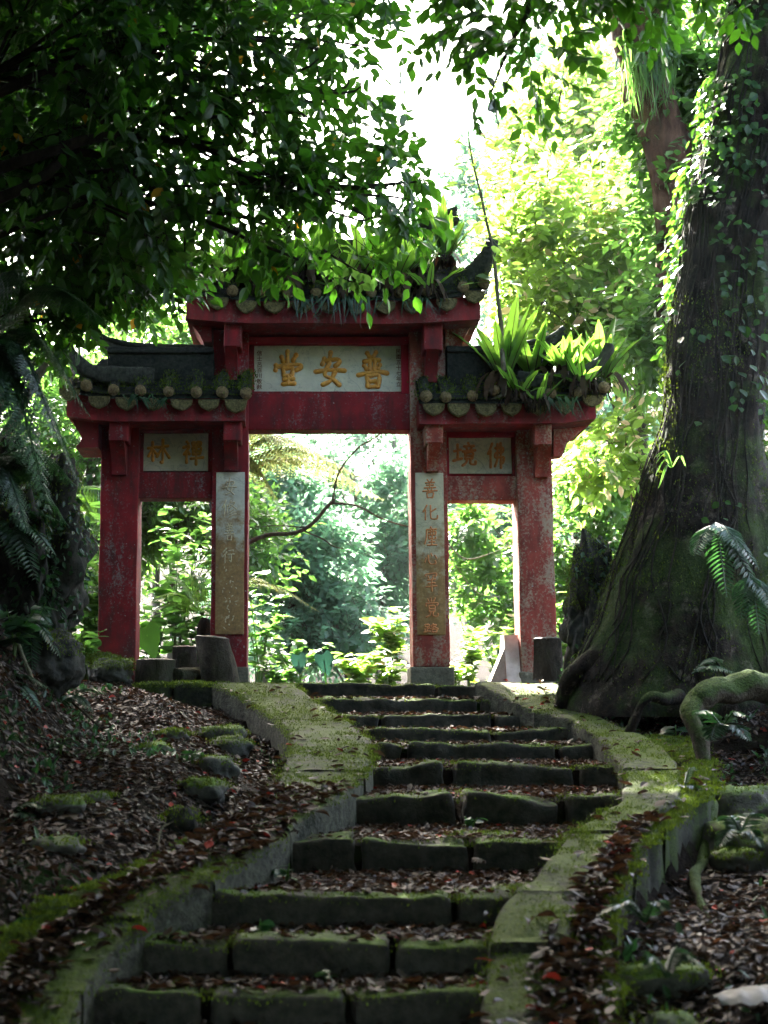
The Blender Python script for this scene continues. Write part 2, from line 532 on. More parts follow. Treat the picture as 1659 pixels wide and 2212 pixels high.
def ground(x, y):
    x, y = np.broadcast_arrays(np.asarray(x, float), np.asarray(y, float))
    sl = S(y)
    xl_o, xl_i = _i(y, RL, 1), _i(y, RL, 2)
    xr_o, xr_i = _i(y, RR, 1), _i(y, RR, 2)
    xk = np.where(y < RK[0, 0], np.maximum(_i(y, RK, 1), xr_o), xr_o)
    p3 = np.stack([x.ravel(), y.ravel(), np.zeros(x.size)], -1)
    b = (fbm(p3, 0.9, 3, 3) * 0.06 + fbm(p3, 3.5, 8, 2) * 0.02).reshape(x.shape)
    # left leaf slope, rising to the bank
    dl = xl_o - x
    bankmask = sstep(3.0, 7.0, y) * (1 - sstep(14.2, 15.2, y))
    left = sl - 0.16 + 0.22 * sstep(0.0, 1.0, dl) + b
    left = left + bankmask * 1.5 * sstep(1.0 + 0.04 * y, 2.3 + 0.06 * y, dl)
    left = np.where(y > 14.6, np.maximum(TOPZ - 0.02 + b * 0.6, 0) + 1.6 * sstep(1.5, 6, dl) * sstep(15, 19, y), left)
    # right: lower gutter outside the wall, rising to the old tree
    dr = x - xk
    right = sl - 0.22 * (1 - sstep(11.0, 12.6, y)) - 0.05 + b + 0.50 * sstep(0.25, 2.2, dr) * (1 - 0.6 * sstep(12, 14, y))
    right = right + 0.5 * sstep(2.5, 6, dr)
    right = np.where(y > 14.5, TOPZ - 0.02 + b * 0.6, right)
    z = np.where(x < xl_o, left, np.where(x > xk, right, tread(y) + b * 0.12 - 0.012))
    under = ((x >= xl_o) & (x < xl_i + 0.02)) | ((x > xr_i - 0.02) & (x <= xk))
    z = np.where(under & (y < 14.6), np.minimum(z, sl - 0.10), z)
    # beyond the gate the ground falls away, then a far hillside climbs
    z = np.where(y > 15.8, z - 0.10 * np.clip(y - 15.8, 0, 12), z)
    z = z + 0.30 * np.clip(y - 34, 0, 60) + 0.0
    z = z + 0.28 * np.clip(x - 6, 0, 25) * sstep(12, 20, y) + 0.16 * np.clip(-x - 7, 0, 25) * sstep(5, 15, y)
    return z

xs = np.unique(np.concatenate([np.linspace(-400, -40, 10), np.linspace(-40, -6, 18), np.linspace(-6, -2.6, 22), np.arange(-2.6, 4.6, 0.085), np.linspace(4.6, 9, 22), np.linspace(9, 40, 18), np.linspace(40, 400, 10)]))
ys = np.unique(np.concatenate([np.linspace(-300, -20, 8), np.linspace(-20, 3, 16), np.linspace(3, 4.6, 8), np.arange(4.6, 16.2, 0.075), np.linspace(16.2, 24, 30), np.linspace(24, 60, 24), np.linspace(60, 500, 12)]))
gx, gy = np.meshgrid(xs, ys)
gz = ground(gx, gy)
mb = MB()
nx, ny = len(xs), len(ys)
i = np.arange(ny - 1)[:, None] * nx; j = np.arange(nx - 1)[None, :]
mb.add(np.stack([gx, gy, gz], -1).reshape(-1, 3), np.stack([i + j, i + j + 1, i + nx + j + 1, i + nx + j], -1).reshape(-1, 4))
tag(mb.build('ground', M_soil, origin=(0, 0, 0)), kind='structure')

# ------------------------------------------------------------------ the stone staircase
stair = empty('stone_staircase', (0.4, RY[-1], RZ[-1] - 0.2), 'winding flight of dark mossy stone steps leading up to the red gate', 'staircase')
MOSS_PTS = []
TILT = {3: (-.02, .07), 4: (-.02, -.02, .08), 5: (.10, -.05, -.01), 6: (.085, -.14, -.03), 7: (.07, -.04, .04), 8: (0.0, .03), 9: (-.05, -.035, -.02), 2: (0, .01, -.02), 10: (0, -.015, 0.0)}
for k, (Y, py, xl, xr, sp) in enumerate(RIS):
    ed = [RXL[k] - 0.06] + [P(s, py, Y)[0] for s in sp] + [RXR[k] + 0.06]
    zb = (RZ[k + 1] if k + 1 < len(RIS) else RZ[k] - 0.25) - 0.10
    for q in range(len(ed) - 1):
        r = np.random.default_rng(k * 10 + q)
        gap = 0.010 + 0.02 * r.random()
        if k in (5, 6): gap += 0.018
        tl = TILT.get(k, (0, 0, 0, 0))
        a = tl[min(q, len(tl) - 1)] + r.uniform(-0.018, 0.018)
        M = Matrix.Rotation(-a, 3, 'Y') @ Matrix.Rotation(r.uniform(-0.025, 0.025), 3, 'Z') @ Matrix.Rotation(r.uniform(-0.03, 0.02), 3, 'X')
        m_ = MB()
        dz = r.uniform(-0.012, 0.012)
        m_.rbox(ed[q] + gap, ed[q + 1] - gap, Y, Y + 0.27 + 0.05 * r.random(), zb, RZ[k] + dz, r=0.03, n=(max(6, int((ed[q + 1] - ed[q]) / 0.05)), 6, 7), noise=0.022, f=6, seed=k * 7 + q, M=M)
        V = m_.verts()
        MOSS_PTS.append(V[V[:, 2] > RZ[k] - 0.035])
        m_.build('stone_block', M_step, stair)

def loft(R, y0, y1, thick, seed, rise=0.0, worn=0.012, step=0.05):
    """a slab following the rail R between depths y0 > y1; returns an MB"""
    o = np.argsort(R[:, 0]); Rs = R[o]
    n = max(4, int((y0 - y1) / step))
    yy = np.linspace(y0, y1, n)
    A = np.stack([np.interp(yy, Rs[:, 0], Rs[:, c]) for c in (1, 2, 3)], -1)
    prof = [(0.0, -thick), (0.0, -thick * .5), (0.0, -0.04), (0.015, -0.012), (0.06, 0.0), (0.2, 0), (0.35, 0), (0.5, 0), (0.65, 0), (0.8, 0), (0.94, 0.0), (0.985, -0.012), (1.0, -0.04), (1.0, -thick * .5), (1.0, -thick)]
    V = np.array([[(xo + (xi - xo) * t, y, z + rise + dz) for t, dz in prof] for y, (xo, xi, z) in zip(yy, A)])
    m = len(prof)
    V = V.reshape(-1, 3)
    V = V + np.stack([fbm(V, 4, seed) * worn * 1.6, fbm(V, 4, seed + 3) * worn, fbm(V, 5, seed + 6) * worn], -1)
    i = np.arange(n - 1)[:, None] * m; j = np.arange(m - 1)[None, :]
    F = np.stack([i + j, i + j + 1, i + m + j + 1, i + m + j], -1).reshape(-1, 4)
    mb = MB(); mb.add(V, F)
    mb.f.append((np.array([list(range(m))]), 0)); mb.f.append((np.array([list(range((n - 1) * m, n * m))[::-1]]), 0))
    top = V.reshape(n, m, 3)[:, 3:12].reshape(-1, 3)
    return mb, top

def rail_slabs(root, R, seams, thick, name, mat, seed, rises=None, worn=0.012):
    tops = []
    for k in range(len(seams) - 1):
        rr = np.random.default_rng(seed + k)
        g = 0.012
        mb, top = loft(R, seams[k] - g, seams[k + 1] + g, thick, seed + k * 3, (rises[k] if rises else rr.uniform(-0.012, 0.012)), worn)
        mb.build(name, mat, root)
        tops.append(top)
    return np.concatenate(tops)

sy = lambda py, hc: solve_Y(py, hc)
par_l = empty('stone_parapet', (RL[5, 1], RL[5, 0], RL[5, 3] - 0.3), 'low parapet of broad mossy slabs along the left side of the steps', 'parapet')
topL = rail_slabs(par_l, RL, [RL[0, 0], sy(1664, HCL), sy(1785, HCL), sy(1893, HCL), sy(1985, HCL), sy(2135, HCL), RL[-1, 0]], 0.42, 'coping_slab', M_cop, 40, [0, -0.005, -0.015, 0.012, -0.018, 0.0])
par_r = empty('stone_parapet', (RR[6, 2], RR[6, 0], RR[6, 3] - 0.3), 'low parapet of pale worn slabs curving along the right side of the steps', 'parapet')
topR = rail_slabs(par_r, RR, [RR[0, 0], sy(1535, HCR), sy(1662, HCR), sy(1797, HCR), sy(1925, HCR), sy(2045, HCR), RR[-1, 0]], 0.42, 'coping_slab', M_cop, 70, [0.0, 0.006, 0.0, -0.012, 0.010, -0.02])
kb = empty('mossy_kerb', (RK[3, 1], RK[3, 0], RK[3, 3] - 0.3), 'thick green moss covered kerb wall outside the right parapet slabs', 'kerb')
topK = rail_slabs(kb, RK, [RK[0, 0], sy(1690, .05), sy(1790, .05), sy(1870, .05), sy(2000, .05), sy(2120, .05), RK[-1, 0]], 0.55, 'kerb_stone', M_kerb, 90, worn=0.028)
# low mossy edging on the outer side of the left parapet, and the terrace edge stones by the stumps
EDGE = [(1810, 470, 425), (1860, 375, 325), (1905, 290, 235), (1950, 200, 120), (2010, 110, 20), (2080, 40, -60), (2200, -40, -150)]
RE = rail([(a, b, c) for a, b, c in EDGE], 0.05)
ke = empty('mossy_kerb', (RE[2, 1], RE[2, 0], RE[2, 3] - 0.3), 'rough green moss covered edging stones outside the lower left parapet', 'kerb')
RE2 = RE.copy(); RE2[:, 1], RE2[:, 2] = RE[:, 2].copy(), RE[:, 1].copy()
topE = rail_slabs(ke, RE2, [RE[0, 0], sy(1868, .05), sy(1950, .05), sy(2060, .05), RE[-1, 0]], 0.4, 'kerb_stone', M_kerb, 120, worn=0.03)
te = empty('terrace_edge', tuple(P(380, 1490, 14.25)), 'line of low mossy edge stones in front of the tree stumps', 'edging')
for k, (xa, xb) in enumerate(((300, 372), (374, 475))):
    a = P(xa, 1484, 14.25); b = P(xb, 1478, 14.35)
    m_ = MB(); m_.rbox(a[0], b[0], 14.2, 14.45, a[2] - 0.3, b[2] + 0.01, r=0.04, n=(10, 5, 5), noise=0.025, f=5, seed=k)
    m_.build('edge_stone', M_kerb, te)
    V = m_.verts(); MOSS_PTS.append(V[V[:, 2] > b[2] - 0.05])

# ------------------------------------------------------------------ gate materials
def marble_mat(name, stain, stain_lo, stain_hi, base=(0.68, 0.63, 0.47)):
    """veined greyish marble; ochre rust stain that spreads over the lower part"""
    m, nt, b = new_mat(name)
    p = coords(nt)
    v = ramp(nt, noise(nt, 3.2, 5, 0.6, p, 1.2), [(0.475, 0.0), (0.492, 0.5), (0.51, 0.0)])
    c = mix(nt, v, ramp(nt, noise(nt, 4, 4, 0.6, p), [(0.3, base), (0.7, tuple(x * 0.72 for x in base))]), (0.17, 0.18, 0.15))
    c = mix(nt, ramp(nt, noise(nt, 30, 5, 0.7, p), [(0.5, 0.0), (0.75, 0.5)]), c, (0.36, 0.33, 0.24))
    if stain:
        sp = N(nt, 'ShaderNodeSeparateXYZ'); nt.links.new(p, sp.inputs[0])
        mr = N(nt, 'ShaderNodeMapRange'); mr.inputs['From Min'].default_value = stain_hi; mr.inputs['From Max'].default_value = stain_lo
        nt.links.new(sp.outputs[2], mr.inputs[0])
        k = math_n(nt, 'ADD', mr.outputs[0], math_n(nt, 'MULTIPLY', math_n(nt, 'SUBTRACT', noise(nt, 6, 6, 0.7, p), 0.5), 1.6))
        k = ramp(nt, k, [(0.3, 0.0), (0.6, 0.92)])
        c = mix(nt, k, c, ramp(nt, noise(nt, 18, 6, 0.75, p), [(0.3, (0.13, 0.060, 0.010)), (0.55, (0.30, 0.15, 0.03)), (0.72, (0.42, 0.30, 0.15))]))
    nt.links.new(c, b.inputs['Base Color'])
    b.inputs['Roughness'].default_value = 0.6
    bump(nt, b, noise(nt, 25, 5, 0.7, p), 0.25, 0.01)
    return m
GY = 15.2
zc = lambda py: P(700, py, GY)[2]
M_marble = marble_mat('marble_plaque', False, 0, 1)
M_marble_right = marble_mat('stained_marble', True, zc(1390), zc(1040), (0.66, 0.58, 0.38))
M_marble_left = marble_mat('rusty_marble', True, zc(1340), zc(960), (0.62, 0.59, 0.48))
def simple(name, c1, c2, scale=20, rough=0.6, metal=0.0, bs=0.3):
    m, nt, b = new_mat(name)
    n = noise(nt, scale, 5, 0.65)
    nt.links.new(ramp(nt, n, [(0.35, c1), (0.65, c2)]), b.inputs['Base Color'])
    b.inputs['Roughness'].default_value = rough
    b.inputs['Metallic'].default_value = metal
    bump(nt, b, n, bs, 0.01)
    return m
M_gold = simple('gilded_relief', (0.50, 0.20, 0.022), (0.78, 0.36, 0.045), 40, 0.45)
M_copper = simple('orange_relief', (0.52, 0.17, 0.05), (0.70, 0.28, 0.09), 40, 0.55)
M_faded = simple('faded_relief', (0.42, 0.32, 0.18), (0.60, 0.50, 0.33), 40, 0.6)
M_ink = simple('red_brown_ink', (0.10, 0.03, 0.015), (0.16, 0.05, 0.02), 40, 0.7)
M_cap = stone_mat('tile_cap_clay', (0.10, 0.068, 0.035), (0.24, 0.17, 0.08), moss_at=0.55, nz_w=0.35, scale=7, lichen_light=0.7, bump_s=1.0)
M_drip = stone_mat('drip_tile_clay', (0.06, 0.05, 0.022), (0.20, 0.16, 0.07), moss1=(0.012, 0.03, 0.006), moss2=(0.045, 0.065, 0.012), moss_at=0.40, nz_w=0.3, scale=8, bump_s=1.0)
M_rooft = stone_mat('old_roof_plaster', (0.010, 0.011, 0.009), (0.030, 0.031, 0.024), moss1=(0.007, 0.016, 0.004), moss2=(0.028, 0.045, 0.009), moss_at=0.47, nz_w=0.35, scale=4, lichen_light=0.35, bump_s=0.8)
M_ridge = stone_mat('weathered_ridge', (0.018, 0.019, 0.015), (0.060, 0.060, 0.047), moss_at=0.52, nz_w=0.35, scale=4, lichen_light=0.6, bump_s=0.8)
M_base = stone_mat('pillar_base_stone', (0.10, 0.09, 0.065), (0.19, 0.17, 0.12), moss_at=0.68, nz_w=0.2, scale=4)
M_buttress = simple('pale_dressed_stone', (0.45, 0.34, 0.28), (0.62, 0.50, 0.43), 9, 0.8)

gate = empty('temple_gate', tuple(P(713, 1475, GY)), 'old red three bay temple gate with marble name plaques and fern grown tiled roofs', 'gate')

def G(px, py, dy=0.0):
    return P(px, py, GY + dy)
def X(px, py, dy=0.0): return G(px, py, dy)[0]
def Z(py, dy=0.0): return G(VPX, py, dy)[2]

DEP = 0.42
GB = Z(1475) - 0.06
def gpart(name, mat, parent=gate, **k):
    pass
def gbox(name, mat, px0, px1, py0, py1, f, bk, r=0.008, noise=0.004, parent=gate, seed=0, n=None, ref=None):
    """box whose front face spans the pixel rectangle when seen at depth GY + f"""
    pr = ref if ref is not None else (py0 + py1) / 2
    x0, x1 = X(px0, pr, f), X(px1, pr, f)
    z1, z0 = Z(py0, f), Z(py1, f)
    m_ = MB()
    nn = n or (max(3, int((x1 - x0) / 0.12)), 3, max(3, int((z1 - z0) / 0.12)))
    m_.rbox(x0, x1, GY + f, GY + bk, z0, z1, r=r, n=nn, noise=noise, f=5, seed=seed)
    return m_.build(name, mat, parent)

# pillars: (name material, px left, px right at row, row, top row, bottom row)
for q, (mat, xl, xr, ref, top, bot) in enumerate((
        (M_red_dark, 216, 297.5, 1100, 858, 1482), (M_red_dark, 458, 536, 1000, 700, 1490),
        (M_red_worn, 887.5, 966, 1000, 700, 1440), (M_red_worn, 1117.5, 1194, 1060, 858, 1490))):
    x0, x1 = X(xl, ref), X(xr, ref)
    z1 = Z(top)
    z0 = Z(bot) if q == 2 else GB
    m_ = MB()
    m_.rbox(x0, x1, GY, GY + DEP, z0, z1, r=0.012, n=(4, 4, 26), noise=0.005, f=4, seed=q)
    po = m_.build('pillar', mat, gate)
    po['label'] = ('crimson outer pillar on the left, blotched with grime', 'crimson inner pillar on the left, peeling grey at its foot', 'faded inner pillar on the right, on a bare stone base', 'worn outer pillar on the right, pale where paint is gone')[q]
    if q == 2:
        m_ = MB(); m_.rbox(x0 - 0.03, x1 + 0.04, GY - 0.03, GY + DEP + .03, GB, Z(1441), r=0.012, n=(6, 4, 4), noise=0.006, seed=9)
        m_.build('pillar_base', M_base, gate)
    if q == 3:
        m_ = MB(); m_.rbox(x0 - 0.02, x1 + 0.02, GY - 0.02, GY + DEP + .03, GB, Z(1452), r=0.012, n=(6, 4, 4), noise=0.006, seed=9)
        m_.build('pillar_base', M_base, gate)
    if q == 1:
        m_ = MB(); m_.rbox(x0 - 0.015, x1 + 0.015, GY - 0.02, GY + DEP + .03, GB, Z(1440), r=0.012, n=(6, 4, 4), noise=0.006, seed=9)
        m_.build('pillar_base', M_base, gate)
# stone clamp that braces the right outer pillar, standing behind it on the sunny side
bx = X(1113, 1400, 0.2)
m_ = MB()
za, zb_ = GB, Z(1372, 0.2)
m_.prism([(GY - 0.06, za), (GY + 0.62, za), (GY + 0.40, zb_), (GY + 0.14, zb_)], 'x', bx - 0.13, bx + 0.02)
m_.prism([(bx - 0.32, za), (bx - 0.13, za), (bx - 0.13, zb_ - 0.14)], 'y', GY + 0.10, GY + 0.34)
m_.build('brace_stone', M_buttress, gate, smooth=False)

# lintels, frames, plaques
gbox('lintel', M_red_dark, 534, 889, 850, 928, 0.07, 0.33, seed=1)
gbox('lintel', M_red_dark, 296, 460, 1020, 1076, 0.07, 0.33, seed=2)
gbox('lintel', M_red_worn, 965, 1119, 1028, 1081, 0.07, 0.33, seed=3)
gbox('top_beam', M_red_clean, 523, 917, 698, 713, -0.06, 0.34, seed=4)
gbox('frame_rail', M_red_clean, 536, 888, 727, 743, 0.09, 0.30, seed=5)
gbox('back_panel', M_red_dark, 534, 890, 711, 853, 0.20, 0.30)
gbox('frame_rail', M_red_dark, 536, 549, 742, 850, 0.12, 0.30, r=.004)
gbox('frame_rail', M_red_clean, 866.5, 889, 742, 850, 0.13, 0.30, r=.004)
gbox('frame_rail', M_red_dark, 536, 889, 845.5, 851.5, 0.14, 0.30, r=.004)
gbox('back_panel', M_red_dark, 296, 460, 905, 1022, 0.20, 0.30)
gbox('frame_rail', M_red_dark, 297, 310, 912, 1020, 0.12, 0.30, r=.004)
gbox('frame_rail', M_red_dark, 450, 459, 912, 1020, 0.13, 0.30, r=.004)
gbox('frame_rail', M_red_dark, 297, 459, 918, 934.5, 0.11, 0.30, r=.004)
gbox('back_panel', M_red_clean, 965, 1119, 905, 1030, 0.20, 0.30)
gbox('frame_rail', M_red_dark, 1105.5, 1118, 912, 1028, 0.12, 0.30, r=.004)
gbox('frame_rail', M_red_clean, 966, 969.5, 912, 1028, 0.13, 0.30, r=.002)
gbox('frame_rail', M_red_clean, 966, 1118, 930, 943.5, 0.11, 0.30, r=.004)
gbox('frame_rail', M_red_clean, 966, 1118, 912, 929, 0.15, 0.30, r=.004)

PF = 0.17     # plaque face
def plaque(px0, px1, py0, py1, mat, f=PF, parent=gate, seed=0):
    return gbox('plaque', mat, px0, px1, py0, py1, f, f + 0.03, r=0.004, noise=0.001, seed=seed)

def brush(mb, pts, w, x0, z1, wx, hz, y, depth=0.018, mat=0):
    """one relief brush stroke in a 100 x 100 box whose top left corner is (x0, z1)"""
    p = np.array([(x0 + a / 100 * wx, 0.0, z1 - b / 100 * hz) for a, b in pts], float)
    p = smooth_path(p, max(6, 4 * len(p))) if len(p) > 2 else np.linspace(p[0], p[1], 6)
    n = len(p)
    t = np.linspace(0, 1, n)
    r = w * (0.80 + 0.32 * np.abs(np.cos(t * math.pi * 0.95 + 0.15)))
    T = np.gradient(p, axis=0); L = np.linalg.norm(T, axis=1, keepdims=True); T = T / np.maximum(L, 1e-9)
    ext = [(p[0] - T[0] * r[0] * .75, r[0] * .35), (p[0] - T[0] * r[0] * .5, r[0] * .72)]
    ex2 = [(p[-1] + T[-1] * r[-1] * .5, r[-1] * .72), (p[-1] + T[-1] * r[-1] * .75, r[-1] * .35)]
    p = np.vstack([[e[0] for e in ext], p, [e[0] for e in ex2]])
    r = np.concatenate([[e[1] for e in ext], r, [e[1] for e in ex2]])
    m2 = MB(); m2.tube(p, r, 10)
    V = m2.verts()
    V[:, 1] = V[:, 1] / w * depth          # flatten towards the stone
    V[:, 1] += y
    for g, mm in m2.f: mb.f.append((g + mb.n, mat))
    mb.v.append(V); mb.r.append(np.full(len(V), .5)); mb.n += len(V)

CH = {
 'tang': [[(48, 2), (47, 38)], [(27, 18), (33, 33)], [(78, 12), (66, 30)], [(8, 42), (7, 58)], [(8, 48), (50, 42), (90, 41), (92, 50), (76, 57)], [(33, 53), (36, 74)], [(33, 53), (65, 51), (62, 72)], [(37, 73), (61, 72)], [(35, 83), (68, 81)], [(50, 73), (50, 96)], [(32, 97), (72, 95)]],
 'an': [[(52, 2), (47, 32)], [(32, 20), (25, 38)], [(35, 27), (74, 23), (80, 31), (66, 42)], [(3, 58), (50, 53), (97, 55)], [(48, 32), (33, 66), (58, 79), (80, 96)], [(66, 58), (50, 84), (26, 95)]],
 'pu': [[(32, 6), (40, 18)], [(62, 4), (52, 18)], [(22, 30), (50, 25), (72, 26)], [(40, 27), (42, 54)], [(58, 26), (56, 54)], [(22, 40), (30, 50)], [(74, 38), (66, 50)], [(2, 66), (30, 61), (70, 57), (98, 61)], [(32, 69), (34, 97)], [(32, 69), (70, 67), (67, 97)], [(38, 83), (60, 82)], [(35, 97), (67, 96)]],
 'lin': [[(2, 38), (42, 32)], [(22, 12), (24, 90)], [(22, 38), (4, 72)], [(27, 48), (38, 60)], [(47, 34), (92, 28)], [(68, 2), (68, 92), (60, 97)], [(66, 35), (42, 74)], [(70, 38), (98, 78)]],
 'chan': [[(20, 6), (28, 14)], [(4, 30), (34, 24), (8, 58)], [(20, 46), (20, 92)], [(27, 47), (34, 57)], [(47, 10), (49, 22), (59, 21)], [(47, 10), (60, 9), (59, 21)], [(70, 8), (72, 21), (83, 20)], [(70, 8), (86, 8), (83, 20)], [(48, 31), (51, 58)], [(48, 31), (85, 29), (81, 56)], [(51, 44), (81, 43)], [(51, 58), (80, 56)], [(65, 30), (65, 99)], [(40, 75), (98, 70)]],
 'fo': [[(26, 4), (4, 44)], [(16, 32), (16, 96)], [(42, 22), (80, 20), (78, 38), (45, 40), (42, 58), (84, 56), (80, 78), (70, 76)], [(54, 6), (52, 62), (38, 92)], [(70, 2), (70, 98)]],
 'jing': [[(4, 36), (34, 30)], [(20, 8), (20, 70)], [(0, 76), (38, 66)], [(66, 2), (70, 10)], [(48, 16), (92, 14)], [(58, 20), (62, 30)], [(82, 19), (76, 30)], [(42, 37), (98, 32)], [(52, 43), (54, 68)], [(52, 43), (86, 41), (84, 66)], [(54, 55), (84, 54)], [(54, 67), (84, 66)], [(62, 68), (56, 84), (40, 96)], [(76, 67), (76, 88), (96, 90), (98, 78)]],
 'hua': [[(28, 4), (4, 46)], [(18, 34), (18, 96)], [(86, 26), (52, 48)], [(52, 6), (53, 80), (70, 91), (94, 88), (97, 70)]],
 'chen': [[(50, 0), (56, 8)], [(20, 15), (92, 12)], [(20, 15), (16, 60), (4, 90)], [(34, 28), (86, 24), (84, 43)], [(34, 44), (84, 42)], [(50, 16), (50, 44)], [(68, 16), (68, 42)], [(36, 50), (37, 65), (52, 60)], [(62, 48), (63, 63), (84, 62), (86, 54)], [(38, 81), (80, 78)], [(58, 68), (58, 96)], [(24, 97), (94, 95)]],
 'xin': [[(14, 48), (6, 78)], [(30, 30), (34, 74), (54, 90), (82, 84), (80, 66)], [(50, 18), (58, 34)], [(78, 30), (90, 48)]],
 'xiang': [[(6, 22), (10, 12), (90, 6), (84, 24)], [(26, 22), (32, 34)], [(70, 18), (60, 34)], [(20, 43), (84, 38)], [(26, 60), (80, 56)], [(10, 78), (94, 72)], [(54, 36), (54, 100)]],
 'jue': [[(20, 10), (28, 22)], [(44, 4), (46, 20)], [(76, 4), (62, 22)], [(10, 30), (8, 44)], [(10, 32), (94, 28), (88, 42)], [(30, 44), (32, 72)], [(30, 44), (72, 42), (70, 70)], [(32, 58), (70, 57)], [(32, 71), (70, 70)], [(42, 72), (36, 88), (10, 98)], [(60, 71), (60, 90), (90, 94), (97, 80)]],
 'lu': [[(10, 14), (12, 36), (36, 34)], [(10, 14), (38, 10), (36, 34)], [(24, 36), (24, 84)], [(26, 56), (42, 52)], [(10, 60), (10, 88)], [(2, 95), (44, 82)], [(66, 4), (48, 34)], [(60, 18), (88, 14), (50, 62)], [(62, 30), (98, 58)], [(58, 66), (60, 94)], [(58, 66), (88, 64), (86, 92)], [(60, 93), (86, 92)]],
 'xiu': [[(28, 2), (4, 44)], [(18, 30), (18, 96)], [(36, 30), (36, 72)], [(60, 4), (44, 36)], [(56, 16), (86, 14), (50, 50)], [(60, 28), (97, 52)], [(80, 54), (54, 68)], [(86, 66), (54, 82)], [(94, 78), (48, 98)]],
 'shan': [[(34, 2), (42, 12)], [(66, 0), (58, 12)], [(22, 20), (80, 17)], [(28, 32), (74, 30)], [(50, 14), (50, 46)], [(14, 46), (88, 43)], [(34, 48), (40, 58)], [(66, 46), (60, 58)], [(4, 64), (97, 60)], [(30, 73), (34, 98)], [(30, 73), (72, 70), (68, 97)], [(34, 97), (68, 97)]],
 'xing': [[(34, 2), (8, 28)], [(38, 26), (4, 60)], [(22, 46), (22, 98)], [(54, 18), (90, 14)], [(46, 44), (98, 40)], [(74, 42), (74, 90), (60, 84)]],
}
def inscription(parent, mat, items, f, w, depth=0.016, y_off=0.0):
    """items: (character, px0, px1, py0, py1)"""
    for c, px0, px1, py0, py1 in items:
        mb = MB()
        mid = (py0 + py1) / 2
        x0, x1 = X(px0, mid, f), X(px1, mid, f)
        z1, z0 = Z(py0, f), Z(py1, f)
        for s in CH[c]:
            brush(mb, s, w, x0, z1, x1 - x0, z1 - z0, GY + f - y_off, depth)
        mb.build('character', mat, parent)
def small_text(parent, text, px, py0, py1, f, mat):
    """a column of small painted characters"""
    n = len(text)
    V, F, k0 = [], [], 0
    h = (Z(py0, f) - Z(py1, f)) / n
    mb = MB()
    for i, ch in enumerate(text):
        cu = bpy.data.curves.new('c', 'FONT'); cu.body = ch; cu.size = h * 0.95; cu.extrude = 0.0015; cu.offset = 0.0008
        cu.align_x = 'CENTER'; cu.resolution_u = 2
        ob = bpy.data.objects.new('c', cu); COL.objects.link(ob)
        me = ob.to_mesh()
        v = np.array([q.co[:] for q in me.vertices]).reshape(-1, 3)
        fs = [tuple(q.vertices) for q in me.polygons]
        ob.to_mesh_clear()
        bpy.data.objects.remove(ob); bpy.data.curves.remove(cu)
        if len(v) == 0: continue
        c = np.stack([X(px, (py0 + py1) / 2, f) + v[:, 0], GY + f - 0.002 - v[:, 2], Z(py0, f) - (i + 0.85) * h + v[:, 1]], -1)
        mb.add(c, fs)
    if mb.n: mb.build('side_inscription', mat, parent, smooth=False)

p_main = plaque(548, 867, 743, 847, M_marble)
inscription(p_main, M_gold, [('tang', 591, 654, 757, 832), ('an', 679, 747, 759, 835), ('pu', 772, 838, 757, 838)], PF, 0.026, 0.024)
small_text(p_main, '信士呂百川敬献', 560.5, 757, 842, PF, M_ink)
small_text(p_main, '民國五十七年立', 861, 753, 836, PF, M_ink)
p_l = plaque(309, 449.5, 935, 1017, M_marble)
inscription(p_l, M_gold, [('lin', 319, 367, 949, 1000), ('chan', 394, 440, 951, 1004)], PF, 0.017, 0.016)
p_r = plaque(969, 1105, 944, 1023, M_marble)
inscription(p_r, M_copper, [('jing', 979, 1028, 956, 1008), ('fo', 1053, 1094, 956, 1012)], PF, 0.015, 0.016)
# couplet tablets let into the inner pillars
c_r = gbox('tablet', M_marble_right, 897, 958, 1021, 1371, -0.012, 0.02, r=0.004, noise=0.003, ref=1030)
inscription(c_r, M_copper, [('shan', 912, 945, 1035, 1076), ('hua', 913, 946, 1090, 1124), ('chen', 916, 945, 1138, 1179), ('xin', 916, 946, 1190, 1222), ('xiang', 918, 945, 1236, 1277), ('jue', 918, 947, 1290, 1334), ('lu', 915, 947, 1347, 1385 - 18)], -0.012, 0.0085, 0.010)
c_l = gbox('tablet', M_marble_left, 467, 528.5, 1020, 1370, -0.012, 0.02, r=0.004, noise=0.003, ref=1030)
inscription(c_l, M_faded, [('an', 480, 512, 1031, 1070), ('xiu', 479, 512, 1080, 1118), ('shan', 484, 506, 1130, 1168), ('xing', 480, 506, 1184, 1216)], -0.012, 0.0075, 0.009)
mb = MB()
rr = np.random.default_rng(5)
for k in range(34):          # the rest of the left couplet has crumbled to chips of relief
    px, py = 495 + rr.normal() * 8, rr.uniform(1226, 1358)
    a = rr.uniform(0, math.pi); l = rr.uniform(2, 9)
    c = G(px, py, -0.012)
    d = np.array((math.cos(a), 0, math.sin(a))) * l * 0.0049 / 2
    t = np.linspace(-1, 1, 5)[:, None]
    m2 = MB(); m2.tube(c + d * t, np.array((.3, .9, 1, .8, .3)) * rr.uniform(0.005, 0.010), 7)
    V = m2.verts(); V[:, 1] = (V[:, 1] - c[1]) * 0.8 + c[1]
    mb.add(V, np.concatenate([g for g, _ in m2.f if g.shape[1] == 4]))
mb.build('crumbled_relief', M_faded, c_l)['label'] = 'crumbled lower characters'

